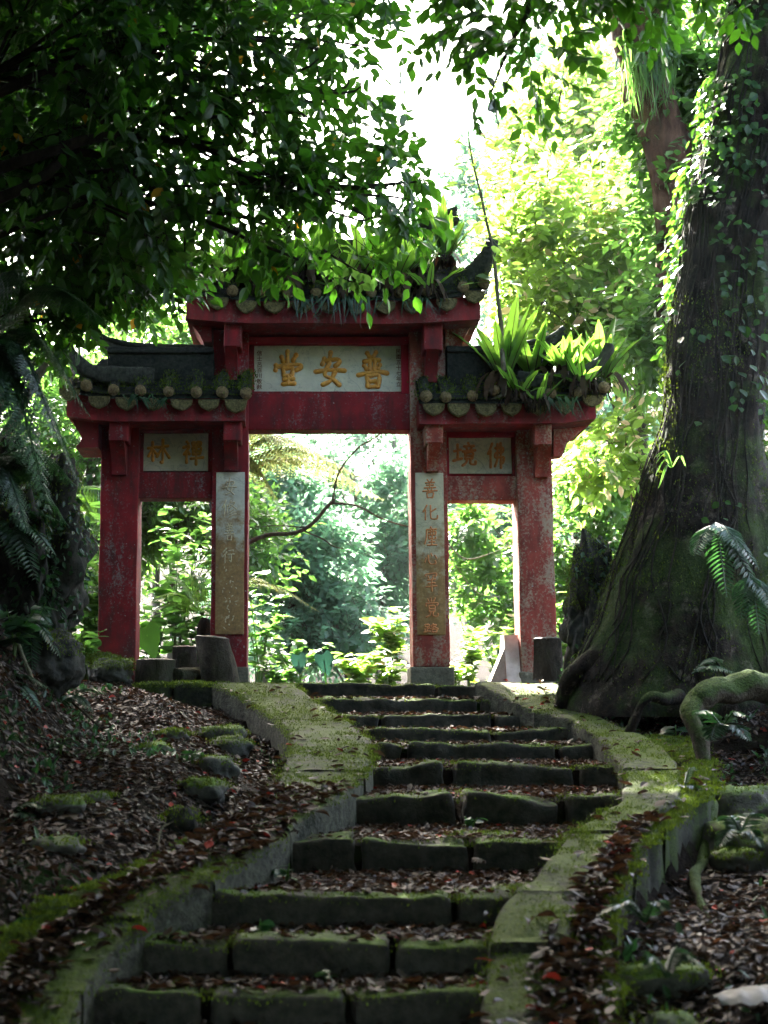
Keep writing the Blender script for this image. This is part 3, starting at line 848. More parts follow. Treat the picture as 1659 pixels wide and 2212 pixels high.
# brackets: a block on top, a curved leg below, carried out under the eaves
def bracket(px0, px1, top, mid, lx0, lx1, bot, mat, out=0.30, foot=0.09):
    m_ = MB()
    f0 = -out
    x0, x1 = X(px0, mid, f0), X(px1, mid, f0)
    zt, zm, zb = Z(top), Z(mid, f0), Z(bot)
    m_.rbox(x0, x1, GY + f0, GY + 0.02, zm, zt + .02, r=0.02, n=(4, 5, 5), noise=0.006, seed=int(px0))
    a0, a1 = X(lx0, bot, -0.06), X(lx1, bot, -0.06)
    t = np.linspace(0, 1, 9)
    prof = [(GY - (out * 0.86) * (1 - s) ** 1.7 - foot, zm + 0.005 + (zb - zm) * s) for s in t]
    poly = [(GY + 0.01, zm + 0.005)] + prof + [(GY + 0.01, zb)]
    m_.prism(poly, 'x', a0, a1)
    return m_.build('bracket', mat, gate, smooth=False)
bracket(234, 277, 907, 954, 242, 273, 1029, M_red_dark)
bracket(482, 522, 907, 953, 485, 514, 1019, M_red_dark)
bracket(919, 958, 912, 958, 922, 947, 1021, M_red_worn)
bracket(1154, 1193, 912, 962, 1155, 1184, 1034, M_red_worn)
bracket(483, 522, 700, 750, 488, 513, 827, M_red_dark, out=.28)
bracket(915, 957, 702, 757, 918, 944, 830, M_red_mid, out=.28)

# side wings: scrolled consoles under the roof ends
def wing(pts, d0, d1, mat):
    m_ = MB()
    pts = [G(x, y, 0.05) for x, y in pts]
    m_.prism([(p[0], p[2]) for p in pts], 'y', GY + d0, GY + d1)
    return m_.build('end_console', mat, gate, smooth=False)
wing([(219, 890), (150, 890), (152, 905), (166, 922), (175, 940), (184, 955), (180, 965), (170, 976), (219, 976)], -0.20, 0.40, M_red_mid)
wing([(1193, 900), (1282, 895), (1280, 906), (1258, 928), (1236, 945), (1222, 962), (1214, 985), (1194, 988)], -0.02, 0.22, M_red_worn)
wing([(459, 690), (404, 685), (406, 698), (424, 718), (434, 732), (440, 745), (459, 745)], -0.1, 0.40, M_red_mid)
wing([(960, 690), (1034, 685), (1030, 698), (1010, 716), (1000, 735), (995, 752), (960, 752)], -0.05, 0.40, M_red_worn)

# eaves beams with upturned ends
def eave(px0, px1, top, bot, up0, up1, mat, f=-0.36, bk=0.86):
    m_ = MB()
    n = 28
    V = []
    x0, x1 = X(px0, bot, f), X(px1, bot, f)
    for k in range(n):
        t = k / (n - 1)
        l = up0 * max(0, 1 - t * 3.2) ** 2 + up1 * max(0, 1 - (1 - t) * 3.2) ** 2
        x = x0 + (x1 - x0) * t
        zb, zt = Z(bot, f) + l, Z(top, f) + l
        for y, z in ((GY + f, zb), (GY + f, (zb + zt) / 2), (GY + f, zt), (GY + bk, zt), (GY + bk, zb), (GY + bk - .1, zb - .0), (GY + f + 0.10, zb)):
            V.append((x, y, z))
    V = np.array(V)
    V[:, 2] += fbm(V, 3, 5) * 0.006; V[:, 1] += fbm(V, 6, 9) * 0.008
    m = 7
    i = np.arange(n - 1)[:, None] * m; j = np.arange(m)[None, :]
    F = np.stack([i + j, i + m + j, i + m + (j + 1) % m, i + (j + 1) % m], -1).reshape(-1, 4)
    m_.add(V, F)
    m_.f.append((np.array([list(range(m))]), 0)); m_.f.append((np.array([list(range((n - 1) * m, n * m))[::-1]]), 0))
    return m_.build('eaves_beam', mat, gate, smooth=False)
eave(144, 529, 858, 909, 0.05, 0.0, M_red_mid)
eave(906, 1288, 862, 915, 0.0, 0.055, M_red_mid)
eave(402, 1038, 648, 698, 0.05, 0.045, M_red_mid)
gbox('eaves_board', M_red_clean, 523, 918, 690, 700, -0.2, 0.5)

# ------------------------------------------------------------------ tiled roofs
ED, RG = -0.42, 0.22       # eaves front and ridge depth, measured from the pillar face
def roof(px0, px1, eave_py, ridge_py, up0, up1, caps, drips, label, hip0, hip1, ridge_pts, ridge_h=0.16, wall=None):
    """returns the roof part; caps/drips are (px, py) of the tile ends in the photograph's frame"""
    x0, x1 = X(px0, eave_py, ED), X(px1, eave_py, ED)
    ze, zr = Z(eave_py, ED), Z(ridge_py, RG)
    n, m = 40, 17
    V = np.zeros((n, m, 3))
    for k in range(n):
        t = k / (n - 1)
        l = up0 * max(0, 1 - t * 3.4) ** 2.2 + up1 * max(0, 1 - (1 - t) * 3.4) ** 2.2
        for q in range(m):
            s = abs(q - (m - 1) / 2) / ((m - 1) / 2)          # 1 at eaves, 0 at ridge
            inset = 0.35 * (1 - s) * ((1 if hip0 else 0) * (1 - t) - (1 if hip1 else 0) * t) * (abs(t - .5) * 2)
            y = GY + RG + (ED - RG) * s * (1 if q < m / 2 else -1)
            z = zr + (ze - zr) * (s ** 0.8) + l * s
            V[k, q] = (x0 + (x1 - x0) * t + inset, y, z)
    mb = MB()
    Vf = V.reshape(-1, 3).copy(); Vf[:, 2] += fbm(Vf, 6, 3) * 0.012
    i = np.arange(n - 1)[:, None] * m; j = np.arange(m - 1)[None, :]
    F = np.stack([i + j, i + m + j, i + m + j + 1, i + j + 1], -1).reshape(-1, 4)
    mb.add(Vf, F)
    low = Vf.copy(); low[:, 2] -= 0.05
    mb.add(low, F[:, ::-1])
    ring = list(range(0, n * m, m)) + [(n - 1) * m + q for q in range(1, m)] + [k * m + m - 1 for k in range(n - 2, -1, -1)] + list(range(m - 2, 0, -1))
    nn = n * m
    mb.f.append((np.array([[ring[q], ring[(q + 1) % len(ring)], ring[(q + 1) % len(ring)] + nn, ring[q] + nn] for q in range(len(ring))]), 0))
    def surf(x, s):
        t = np.clip((x - x0) / (x1 - x0), 0, 1)
        l = up0 * max(0, 1 - t * 3.4) ** 2.2 + up1 * max(0, 1 - (1 - t) * 3.4) ** 2.2
        return zr + (ze - zr) * (s ** 0.8) + l * s
    # barrel tiles: rows of rounded tubes from eaves to ridge
    for px, py in caps:
        x = X(px, py, ED)
        ss = np.linspace(1.0, 0.45, 9)
        pa = [(x, GY + RG + (ED - RG) * s, surf(x, s) + 0.035 + (Z(py, ED) - surf(x, 1.0) - 0.035) * s ** 3) for s in ss]
        mb.tube(pa, 0.058, 10, noise=0.10, f=14, seed=int(px))
    rf = mb.build('roof', M_rooft, gate)
    rf['label'] = label
    rr = np.random.default_rng(int(px0))
    for px, py in caps:
        x, z = X(px, py, ED - .02), Z(py, ED - .02)
        c = MB()
        r0 = rr.uniform(0.055, 0.064)
        pa = [(x, GY + ED + 0.06, z), (x, GY + ED - 0.015, z), (x, GY + ED - 0.030, z), (x, GY + ED - 0.034, z), (x, GY + ED - 0.046, z), (x, GY + ED - 0.052, z)]
        c.tube(pa, np.array((1.0, 1.04, 1.0, 0.8, 0.62, 0.15)) * r0, 14, noise=0.10, f=22, seed=int(px * 3))
        c.build('tile_cap', M_cap, rf)
    for px, py in drips:
        x, z = X(px, py, ED), Z(py - 14, ED)
        w, h = 0.112 * rr.uniform(0.95, 1.06), 0.125 * rr.uniform(0.9, 1.08)
        a = np.linspace(0, math.pi, 13)
        pr = [(x - w * math.cos(q), z - h * math.sin(q) ** 0.8 * (1 + 0.10 * math.exp(-((q - math.pi / 2) / .2) ** 2))) for q in a]
        c = MB()
        k = len(pr)
        y = GY + ED - 0.012
        v = []
        for sc, yy in ((1.0, y + 0.03), (1.0, y), (0.93, y - 0.008), (0.82, y - 0.004), (0.4, y - 0.007)):
            for (qx, qz) in pr:
                v.append((x + (qx - x) * sc, yy, z - 0.012 + (qz - z) * sc))
        v = np.array(v); v[:, 1] += fbm(v, 20, 2) * .006; v += np.stack([fbm(v, 14, 3), 0 * v[:, 0], fbm(v, 14, 6)], -1) * .006
        f = [(r_ * k + q, r_ * k + q + 1, (r_ + 1) * k + q + 1, (r_ + 1) * k + q) for r_ in range(4) for q in range(k - 1)]
        f += [tuple(range(4 * k, 5 * k)), tuple(range(k))[::-1]] + [(r_ * k, (r_ + 1) * k, (r_ + 1) * k + k - 1, r_ * k + k - 1) for r_ in range(4)]
        c.add(v, f)
        c.build('drip_tile', M_drip, rf)
    rp = smooth_path([G(a, b, RG) for a, b in ridge_pts], 30)
    c = MB(); c.sweep(rp, 0.17, ridge_h, noise=0.012, f=7, seed=2)
    c2 = rp.copy(); c2[:, 2] += ridge_h * 0.55
    c.sweep(c2, 0.24, 0.05, noise=0.01, f=8, seed=4)
    c.build('ridge', M_ridge, rf)
    for hp in (hip0, hip1):
        if not hp: continue
        pts, w0, w1 = hp
        pa = smooth_path([G(a, b, d) for a, b, d in pts], 26)
        c = MB(); c.sweep(pa, 0.13, np.linspace(w0, w1, 26), noise=0.012, f=8, seed=7)
        c.build('hip_ridge', M_ridge, rf)
    if wall:
        a, b, ya, yb = wall
        c = MB(); c.rbox(X(a, ya, .05), X(b, ya, .05), GY - 0.10, GY + 0.36, Z(yb, .05), Z(ya, .05), r=.01, n=(16, 3, 6), noise=.012, f=5)
        c.build('ridge_wall', M_rooft, rf)
        c = MB(); c.rbox(X(a, ya, .05), X(b, ya, .05), GY - 0.13, GY + 0.38, Z(ya + 14, .05), Z(ya + 7, .05), r=.01, n=(16, 3, 2), noise=.006, f=5)
        c.build('ridge_moulding', M_rooft, rf)
    return rf

roof(128, 533, 852, 775, 0.10, 0.0,
     [(141, 828), (186, 832), (245, 842), (303, 843), (364, 845), (424, 847), (480, 847), (531, 849)],
     [(150, 851), (214, 868), (273, 871), (332, 873), (392, 875), (451, 875), (510, 875)],
     'dark mossy tiled roof over the left bay',
     ([(330, 815, -.15), (250, 812, -.25), (190, 800, -.33), (155, 770, -.38), (138, 742, -.40), (134, 722, -.42)], 0.20, 0.09), None,
     [(185, 690), (205, 728), (250, 752), (330, 762), (400, 764), (462, 765)], 0.10, wall=(236, 464, 757, 830))
roof(905, 1312, 862, 790, 0.0, 0.09,
     [(920, 856), (963, 857), (1021, 855), (1068, 843), (1131, 849), (1190, 850), (1248, 846), (1304, 836)],
     [(937, 884), (991, 884), (1050, 884), (1105, 884), (1162, 882), (1220, 879), (1280, 866)],
     'mossy tiled roof over the right bay, planted with ferns',
     None, ([(1120, 822, -.15), (1190, 822, -.25), (1250, 812, -.33), (1290, 790, -.38), (1310, 765, -.40), (1318, 745, -.42)], 0.18, 0.08),
     [(962, 768), (1060, 766), (1130, 757), (1180, 745), (1215, 722)], 0.10, wall=(962, 1230, 755, 840))
roof(380, 1056, 640, 555, 0.14, 0.14,
     [(392, 615), (440, 617), (502, 628), (563, 630), (622, 632), (682, 632), (742, 632), (802, 631), (862, 630), (922, 628), (1001, 619), (1046, 610)],
     [(410, 637), (470, 655), (532, 662), (593, 664), (652, 664), (712, 665), (772, 664), (832, 664), (892, 662), (965, 657), (1025, 640)],
     'high tiled middle roof with swept up corners and bird nest ferns',
     ([(500, 620, -.15), (455, 612, -.22), (420, 590, -.30), (395, 562, -.36), (378, 535, -.40), (374, 520, -.42)], 0.30, 0.07),
     ([(945, 628, -.15), (985, 618, -.22), (1025, 592, -.30), (1048, 562, -.36), (1060, 535, -.40), (1064, 516, -.42)], 0.30, 0.07),
     [(447, 478), (480, 500), (540, 525), (620, 540), (720, 546), (820, 530), (900, 508), (960, 480), (985, 470)], 0.14)

# ------------------------------------------------------------------ foliage tools
LEAF8 = np.array([(0, 0, 0), (-.20, .22, .03), (-.27, .48, .05), (-.15, .78, .03), (0, 1.0, -.06), (.15, .78, .03), (.27, .48, .05), (.20, .22, .03), (0, .25, -.01), (0, .5, -.01), (0, .78, -.02)])
LEAF8_Q = np.array([(1, 8, 9, 2), (2, 9, 10, 3), (8, 7, 6, 9), (9, 6, 5, 10)])
LEAF8_T = np.array([(0, 8, 1), (0, 7, 8), (3, 10, 4), (10, 5, 4)])
LEAF4 = np.array([(0, 0, 0), (-.26, .42, .05), (0, .5, -.02), (.26, .42, .05), (0, 1.0, -.07)])
LEAF4_T = np.array([(0, 2, 1), (0, 3, 2), (1, 2, 4), (2, 3, 4)])

def unit(a):
    return a / np.maximum(np.linalg.norm(a, axis=1, keepdims=True), 1e-9)

def leaves(mb, pos, d, up, size, rng, wide=1.0, fine=True, mat=0, rnd=None, curl=0.0):
    """one leaf per row: base point, long direction, rough upper side, length"""
    n = len(pos)
    d = unit(d); z = unit(up - d * (up * d).sum(1, keepdims=True)); x = np.cross(d, z)
    T = LEAF8 if fine else LEAF4
    T = T.copy(); T[:, 0] *= wide
    tz = T[:, 2][None, :] * (1 + curl * rng.uniform(-4, 6, (n, 1))) if curl else np.broadcast_to(T[:, 2], (n, len(T)))
    V = pos[:, None, :] + size[:, None, None] * (x[:, None, :] * T[None, :, 0:1] + d[:, None, :] * T[None, :, 1:2] + z[:, None, :] * tz[:, :, None])
    m = len(T)
    off = (np.arange(n) * m)[:, None, None]
    r = rng.random(n) if rnd is None else rnd
    base = mb.n
    V = V.reshape(-1, 3); R = np.repeat(r, m)
    mb.v.append(V); mb.r.append(R); mb.n += len(V)
    if fine:
        mb.f.append(((LEAF8_Q[None] + off).reshape(-1, 4) + base, mat))
        mb.f.append(((LEAF8_T[None] + off).reshape(-1, 3) + base, mat))
    else:
        mb.f.append(((LEAF4_T[None] + off).reshape(-1, 3) + base, mat))

def twigs(mb, a, b, r0, mat):
    n = len(a)
    d = unit(b - a)
    ref = np.where(np.abs(d[:, 2:3]) < .9, np.array([[0, 0, 1.0]]), np.array([[1.0, 0, 0]]))
    u = unit(np.cross(d, ref)); w = np.cross(d, u)
    V = []
    for e, r in ((a, r0), (b, r0 * .4)):
        for k in range(3):
            an = k * 2.0944
            V.append(e + (u * math.cos(an) + w * math.sin(an)) * r)
    V = np.stack(V, 1).reshape(-1, 3)
    off = (np.arange(n) * 6)[:, None, None]
    F = np.array([(0, 1, 4, 3), (1, 2, 5, 4), (2, 0, 3, 5)])[None] + off
    mb.add(V, F.reshape(-1, 4), mat)

def sprays(mb, blobs, n, leaf=(0.09, 0.13), twig=0.35, nl=7, droop=0.35, clump=0.0, cf=1.2, rng=None, seed=0, wide=1.0, fine=True, out=0.6, tw=True, rnd=None, shell=0.0, pale=0.006):
    """n leafy twigs spread through ellipsoids (centre, radii[, weight])"""
    rng = rng or np.random.default_rng(seed)
    w = np.array([(np.prod(b[1]) ** 0.75) * (b[2] if len(b) > 2 else 1) for b in blobs]); w /= w.sum()
    P0, C0 = [], []
    for b, k in zip(blobs, rng.multinomial(n, w)):
        v = unit(rng.normal(size=(k * 3 + 8, 3))); rad = rng.random((len(v), 1)) ** (1 / (3 + 3 * shell))
        p = v * rad * np.array(b[1]) + np.array(b[0])
        if clump > -1:
            p = p[vnoise(p, cf, seed) + 0.5 * vnoise(p, cf * 2.3, seed + 4) > clump - 0.25]
        p = p[:k]
        P0.append(p); C0.append(np.repeat(np.array(b[0])[None], len(p), 0))
    p = np.concatenate(P0); c = np.concatenate(C0); n = len(p)
    d = unit(unit(p - c) * out + rng.normal(size=(n, 3)) * 0.6 + np.array((0, 0, -droop)))
    L = twig * rng.uniform(.6, 1.3, n)
    side0 = unit(np.cross(d, unit(rng.normal(size=(n, 3)) * 0.35 + np.array((0, 0, 1.0)))))
    if tw: twigs(mb, p - d * L[:, None] * .25, p + d * L[:, None], 0.0035 if fine else 0.006, 1)
    hue = rng.random(n)
    for k in range(nl):
        t = (k + 0.6) / nl
        s = 1 if k % 2 else -1
        if k == nl - 1: s, t = 0, 1.0
        ld = d * (0.55 if s else 1.0) + side0 * s * 0.85 + rng.normal(size=(n, 3)) * 0.22 + np.array((0, 0, -droop * 0.9))
        up = np.cross(side0, d) * np.sign((np.cross(side0, d))[:, 2:3] + 1e-6) + rng.normal(size=(n, 3)) * 0.35
        sz = rng.uniform(leaf[0], leaf[1], n)
        r = np.clip(hue * 0.6 + rng.random(n) * 0.4, 0, .96)
        r = np.where(rng.random(n) < pale, 1.0, r) if rnd is None else rnd(rng, n)
        leaves(mb, p + d * (L * t)[:, None], ld, up, sz, rng, wide, fine, 0, r)

def limb(mb, pts, r0, r1, n=24, seg=8, noise=0.12, f=3, seed=0, mat=0):
    pa = smooth_path(pts, n)
    k = np.linspace(0, 1, n)
    pa = pa + np.stack([fbm(pa, 2.5, seed), fbm(pa, 2.5, seed + 4), fbm(pa, 2.5, seed + 8)], -1) * min(0.05, r0 * .6)
    mb.tube(pa, r0 + (r1 - r0) * k ** 0.8, seg, noise=noise, f=f, seed=seed, mat=mat)
    return pa

M_bark_dark = bark_mat('dark_bark', (0.010, 0.008, 0.006), (0.035, 0.028, 0.021))
M_bark_pale = bark_mat('pale_bark', (0.09, 0.075, 0.05), (0.20, 0.17, 0.12), 0.3, zs=.5)
M_bark_old = bark_mat('old_trunk_bark', (0.005, 0.0035, 0.003), (0.030, 0.020, 0.014), 0.6, 0.7, 0.4, 11)
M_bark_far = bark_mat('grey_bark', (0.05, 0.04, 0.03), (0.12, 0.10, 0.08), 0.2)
M_bark_red = bark_mat('reddish_bark', (0.04, 0.018, 0.012), (0.14, 0.07, 0.05), 0.0, zs=.3)
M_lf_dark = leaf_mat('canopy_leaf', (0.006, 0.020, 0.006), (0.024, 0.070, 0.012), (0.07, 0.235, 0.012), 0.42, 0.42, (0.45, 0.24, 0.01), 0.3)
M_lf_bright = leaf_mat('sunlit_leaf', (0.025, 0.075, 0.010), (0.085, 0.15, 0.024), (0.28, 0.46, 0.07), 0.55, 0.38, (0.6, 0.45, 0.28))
M_lf_mid = leaf_mat('shrub_leaf', (0.025, 0.07, 0.014), (0.075, 0.14, 0.025), (0.15, 0.34, 0.05), 0.5, 0.38)
M_lf_far = leaf_mat('hazed_leaf', (0.03, 0.075, 0.05), (0.07, 0.13, 0.085), (0.20, 0.40, 0.21), 0.58, 0.42)  # pale teal leaf colour stands in for the haze of distance
M_lf_ivy = leaf_mat('ivy_leaf', (0.005, 0.018, 0.006), (0.018, 0.055, 0.012), (0.10, 0.28, 0.02), 0.4, 0.4, spec=0.25)
M_fern_nest = leaf_mat('bird_nest_frond', (0.035, 0.10, 0.012), (0.09, 0.19, 0.03), (0.20, 0.42, 0.04), 0.45, 0.38)
M_fern_dark = leaf_mat('fern_frond', (0.009, 0.034, 0.012), (0.030, 0.080, 0.026), (0.03, 0.10, 0.02), 0.35, 0.38, spec=0.35)
M_fern_pale = leaf_mat('sunny_frond', (0.06, 0.10, 0.03), (0.13, 0.17, 0.06), (0.45, 0.50, 0.16), 0.5, 0.45)
M_roots = bark_mat('dry_roots', (0.02, 0.014, 0.010), (0.06, 0.04, 0.028))

def tree(name, label, cat, trunk, blobs, n, lmat, bmat=None, group=None, limbs=(), r=(0.12, 0.05), **kw):
    root = empty(name, tuple(trunk[0]), label, cat, group)
    sd = kw.get('seed', 0)
    t = MB()
    pa = limb(t, trunk, r[0], r[1], 30, 12, seed=sd)
    for k, L in enumerate(limbs):
        limb(t, L, r[1] * .8, r[1] * .15, 20, 7, seed=sd + k + 1)
    if kw.pop('auto', True):
        for k, b in enumerate(blobs):
            s = pa[int(len(pa) * (0.45 + 0.5 * ((k * 0.37) % 1)))]
            e = np.array(b[0]); mid = (s + e) / 2 + np.array((0, 0, 0.12 * np.linalg.norm(e - s)))
            limb(t, [s, mid, e], r[1] * .45, r[1] * .1, 14, 6, seed=sd + k + 31)
            for q in range(3):
                rr = np.random.default_rng(sd + k * 3 + q)
                v = rr.normal(size=3); v /= np.linalg.norm(v)
                limb(t, [mid * .4 + e * .6, e + v * np.array(b[1]) * .4, e + v * np.array(b[1]) * .85], r[1] * .25, r[1] * .06, 10, 5, seed=sd + k + q)
    t.build('trunk', bmat or M_bark_dark, root)
    c = MB()
    sprays(c, blobs, n, **kw)
    c.build('crown', [lmat, bmat or M_bark_dark], root, smooth=False)
    return root

def B(px, py, Y, rx, ry, rz, w=1):
    return (P(px, py, Y), (rx, ry, rz), w)
def gp(x, y, dz=0.0):
    return np.array((x, y, float(ground(x, y)) + dz))

# ------------------------------------------------------------------ the dark trees on the left, in front of the gate
tree('broadleaf_tree', 'dark leafy tree whose boughs hang from the left over the middle roof', 'tree',
     [gp(-4.6, 8.8, -.2), (-4.3, 9.0, 2.5), (-3.9, 9.4, 4.8), (-3.2, 9.8, 6.6)],
     [B(130, 60, 9.8, 1.3, 1.2, .9, 1.25), B(460, 60, 10.2, 1.2, 1.2, .8, .8), B(330, 250, 10.4, 1.3, 1.1, .75, .75), B(600, 210, 10.8, 1.0, 1.0, .7, .65), B(690, 60, 11.0, .8, .9, .6, .6),
      B(560, 370, 10.8, 1.1, .9, .55, .75), B(760, 390, 11.2, .6, .7, .5, .8), B(210, 420, 10.2, .9, .9, .55), B(700, 480, 11.2, .75, .6, .30), B(505, 455, 10.8, .6, .6, .28), B(740, 240, 11.2, .35, .6, .4, .6), B(850, 400, 11.4, .25, .5, .4, .7)],
     1000, M_lf_dark, seed=3, leaf=(0.075, 0.17), twig=.46, nl=8, droop=.45, clump=0.12, cf=2.6, r=(.22, .07),
     limbs=[[(-3.9, 9.4, 4.6), P(90, 330, 9.6), P(330, 300, 10.2), P(600, 380, 10.9), P(800, 470, 11.3)],
            [(-3.8, 9.4, 5.0), P(60, 180, 9.6), P(300, 110, 10.2), P(560, 90, 10.8), P(760, 120, 11.2)],
            [(-4.0, 9.3, 4.2), P(20, 420, 9.6), P(190, 330, 10), P(420, 470, 10.6), P(640, 560, 11)]])
tree('broadleaf_tree', 'shadowy tree filling the left edge of the picture above the fern fronds', 'tree',
     [gp(-5.0, 11.5, -.2), (-4.8, 11.5, 3), (-4.2, 11.6, 6)],
     [B(60, 260, 11.2, 1.0, 1.0, .9), B(60, 500, 11.4, 1.0, .9, .8), B(220, 560, 11.8, .8, .8, .45), B(60, 660, 11.8, .6, .7, .42), B(300, 575, 12.2, .4, .6, .2)],
     1250, M_lf_dark, seed=14, leaf=(0.08, 0.13), twig=.34, nl=7, droop=.4, clump=0.02, cf=1.5, r=(.2, .07))
# sprigs that catch the light in front of the high roof
def sprig(label, tips, seed, lmat, leaf=(.11, .15), name='leafy_branch', cat='branch', nl=5, start=None):
    root = empty(name, tuple(tips[0][0]), label, cat)
    t = MB(); c = MB()
    rr = np.random.default_rng(seed)
    for k, pts in enumerate(tips):
        pa = limb(t, pts, 0.011, 0.004, 16, 5, seed=seed + k)
        n = nl
        for q in range(n):
            a = pa[int(3 + (len(pa) - 4) * q / max(1, n - 1))]
            for s in (-1, 1):
                d = np.array([[s * rr.uniform(.2, .8), rr.uniform(-.5, .2), rr.uniform(-1.1, -.3)]])
                leaves(c, a[None], d, np.array([[0, -1.0, .6]]) + rr.normal(size=(1, 3)) * .3, np.array([rr.uniform(*leaf)]), rr, 1.15, True)
    t.build('stem', M_bark_dark, root); c.build('foliage', lmat, root, smooth=False)
    return root
sprig('drooping branch of glowing lime leaves just left of the middle roof', [[P(180, 500, 10.6), P(260, 520, 10.8), P(310, 545, 10.8), P(330, 565, 10.8)], [P(200, 515, 10.6), P(250, 545, 10.7), P(275, 575, 10.7)], [P(230, 515, 10.7), P(330, 510, 10.8), P(385, 545, 10.8)]], 1, M_lf_mid)
sprig('hanging twig of bright leaves before the left tip of the middle roof', [[P(380, 470, 11.3), P(420, 520, 11.4), P(450, 555, 11.4), P(462, 580, 11.4)], [P(400, 500, 11.3), P(400, 560, 11.3), P(405, 590, 11.3)]], 2, M_lf_mid, nl=4)
sprig('hanging twig of bright leaves before the middle of the high roof', [[P(700, 540, 11.6), P(760, 580, 11.6), P(810, 600, 11.6)], [P(690, 555, 11.6), P(740, 600, 11.6), P(780, 615, 11.6)]], 5, M_lf_mid, nl=4)

# the overhead tree on the right whose dark twigs hang into the sky
tree('broadleaf_tree', 'tree with dark twigs hanging against the white sky at the top', 'tree',
     [gp(5.2, 6.0, -.2), (5.0, 6.2, 2.5), (4.4, 6.6, 5.0), (3.2, 7.4, 7.4)],
     [B(1060, 30, 8.6, .5, .5, .22), B(1150, 80, 8.6, .30, .4, .2), B(1030, 190, 8.6, .26, .3, .16), B(1080, 130, 8.5, .25, .3, .3), B(1180, 160, 8.8, .2, .3, .12), B(1010, 90, 8.6, .12, .2, .15), B(960, 25, 8.6, .1, .2, .08), B(1300, -30, 8.8, .8, .7, .2), B(1100, -120, 8.6, 1.0, 1.0, .4), B(1500, -200, 8, 1.5, 1.2, .5)],
     330, M_lf_dark, seed=23, auto=False, leaf=(0.085, 0.13), twig=.26, nl=7, droop=.55, clump=-0.1, cf=2.0, r=(.16, .05), limbs=[[(4.4, 6.6, 5.0), P(1250, -120, 8.6), P(1130, 40, 8.6), P(1060, 200, 8.6)]])

# tall trees added to block sun and sky over the stairs, mostly out of view
tree('broadleaf_tree', 'unseen tree added so that its high crown shades the lower steps', 'tree',
     [gp(-5.5, 3.5, -.2), (-5.3, 3.7, 4), (-4.5, 4.2, 8.5)],
     [((-3.0, 5.5, 8.6), (3.2, 3.2, .8)), ((1.0, 4.0, 8.8), (3.0, 3.2, .8)), ((-4.2, 8.6, 8.6), (2.0, 2.0, .8)), ((0.0, 0.0, 8.8), (4.0, 3.0, .9)), ((-5.5, 1.0, 7.5), (3.0, 4.0, 1.4)), ((0.0, 12.4, 9.6), (2.3, 1.4, .6)), ((-1.0, 8.6, 8.9), (2.2, 2.2, .7)), ((0.6, 6.0, 8.0), (2.6, 1.5, .6)), ((-2.5, 9.4, 7.5), (1.8, 1.7, .5)), ((-2.6, 6.2, 7.0), (1.8, 1.8, .6)), ((3.2, 7.2, 7.6), (1.7, 1.8, .6)), ((-4.5, 7.0, 7.0), (1.6, 3.0, 1.2))],
     8200, M_lf_dark, seed=31, leaf=(0.24, 0.36), twig=.6, nl=7, droop=.2, clump=-0.7, cf=.8, r=(.3, .1), fine=False)
tree('broadleaf_tree', 'unseen tree added for shade, its high crown over the old trunk', 'tree',
     [gp(6.5, 8.0, -.2), (6.3, 8.0, 4), (5.2, 8.0, 9.0)],
     [((5.4, 6.5, 8.9), (2.0, 3.2, .8)), ((5.5, 2.5, 8.4), (2.6, 3.6, 1.2)), ((4.8, 11.5, 10.6), (2.2, 2.0, .9)), ((2.6, 14.6, 11.8), (2.6, 1.6, .7)), ((0.2, 14.6, 11.6), (1.8, 1.6, .7)), ((2.0, -4.0, 8.5), (5, 3, 1.2)), ((-5, -3.0, 7.5), (3, 4, 1.6)), ((6.5, 5.0, 6.0), (1.8, 4.0, 2.0))],
     4200, M_lf_dark, seed=37, leaf=(0.24, 0.36), twig=.6, nl=7, droop=.2, clump=-0.7, cf=.8, r=(.3, .1), fine=False)
tree('broadleaf_tree', 'tall tree on the left bank, crown masses added above the dark boughs for shade', 'tree',
     [gp(-6.5, 14.0, -.2), (-6.3, 14, 4), (-5.2, 14.2, 9.5)],
     [((-4.2, 13.4, 11.0), (2.8, 2.2, 1.0)), ((-5.5, 10.5, 10.2), (2.6, 2.6, 1.1)), ((-1.6, 13.2, 11.9), (1.9, 1.6, .7)), ((-3.2, 15.8, 12.4), (2.2, 1.5, .9)), ((-4.9, 17.2, 11.2), (2.7, 2.0, .9)), ((-4.0, 19.0, 13.0), (2.0, 1.6, .9)), ((-7.0, 18.0, 11.5), (2.5, 2.5, 1.2)), ((-1.5, 17.1, 12.4), (1.7, 1.4, .8)), ((-4.6, 22.3, 11.8), (2.2, 2.0, 1.0)), ((-3.0, 26.6, 16.3), (1.75, 2.4, .9)), ((-.4, 21.3, 14.0), (1.7, 1.6, .7)), ((-3.4, 22.0, 14.0), (1.7, 1.8, .8))],
     6500, M_lf_dark, seed=39, leaf=(0.22, 0.32), twig=.6, nl=7, droop=.2, clump=-0.7, cf=.8, r=(.3, .1), fine=False)

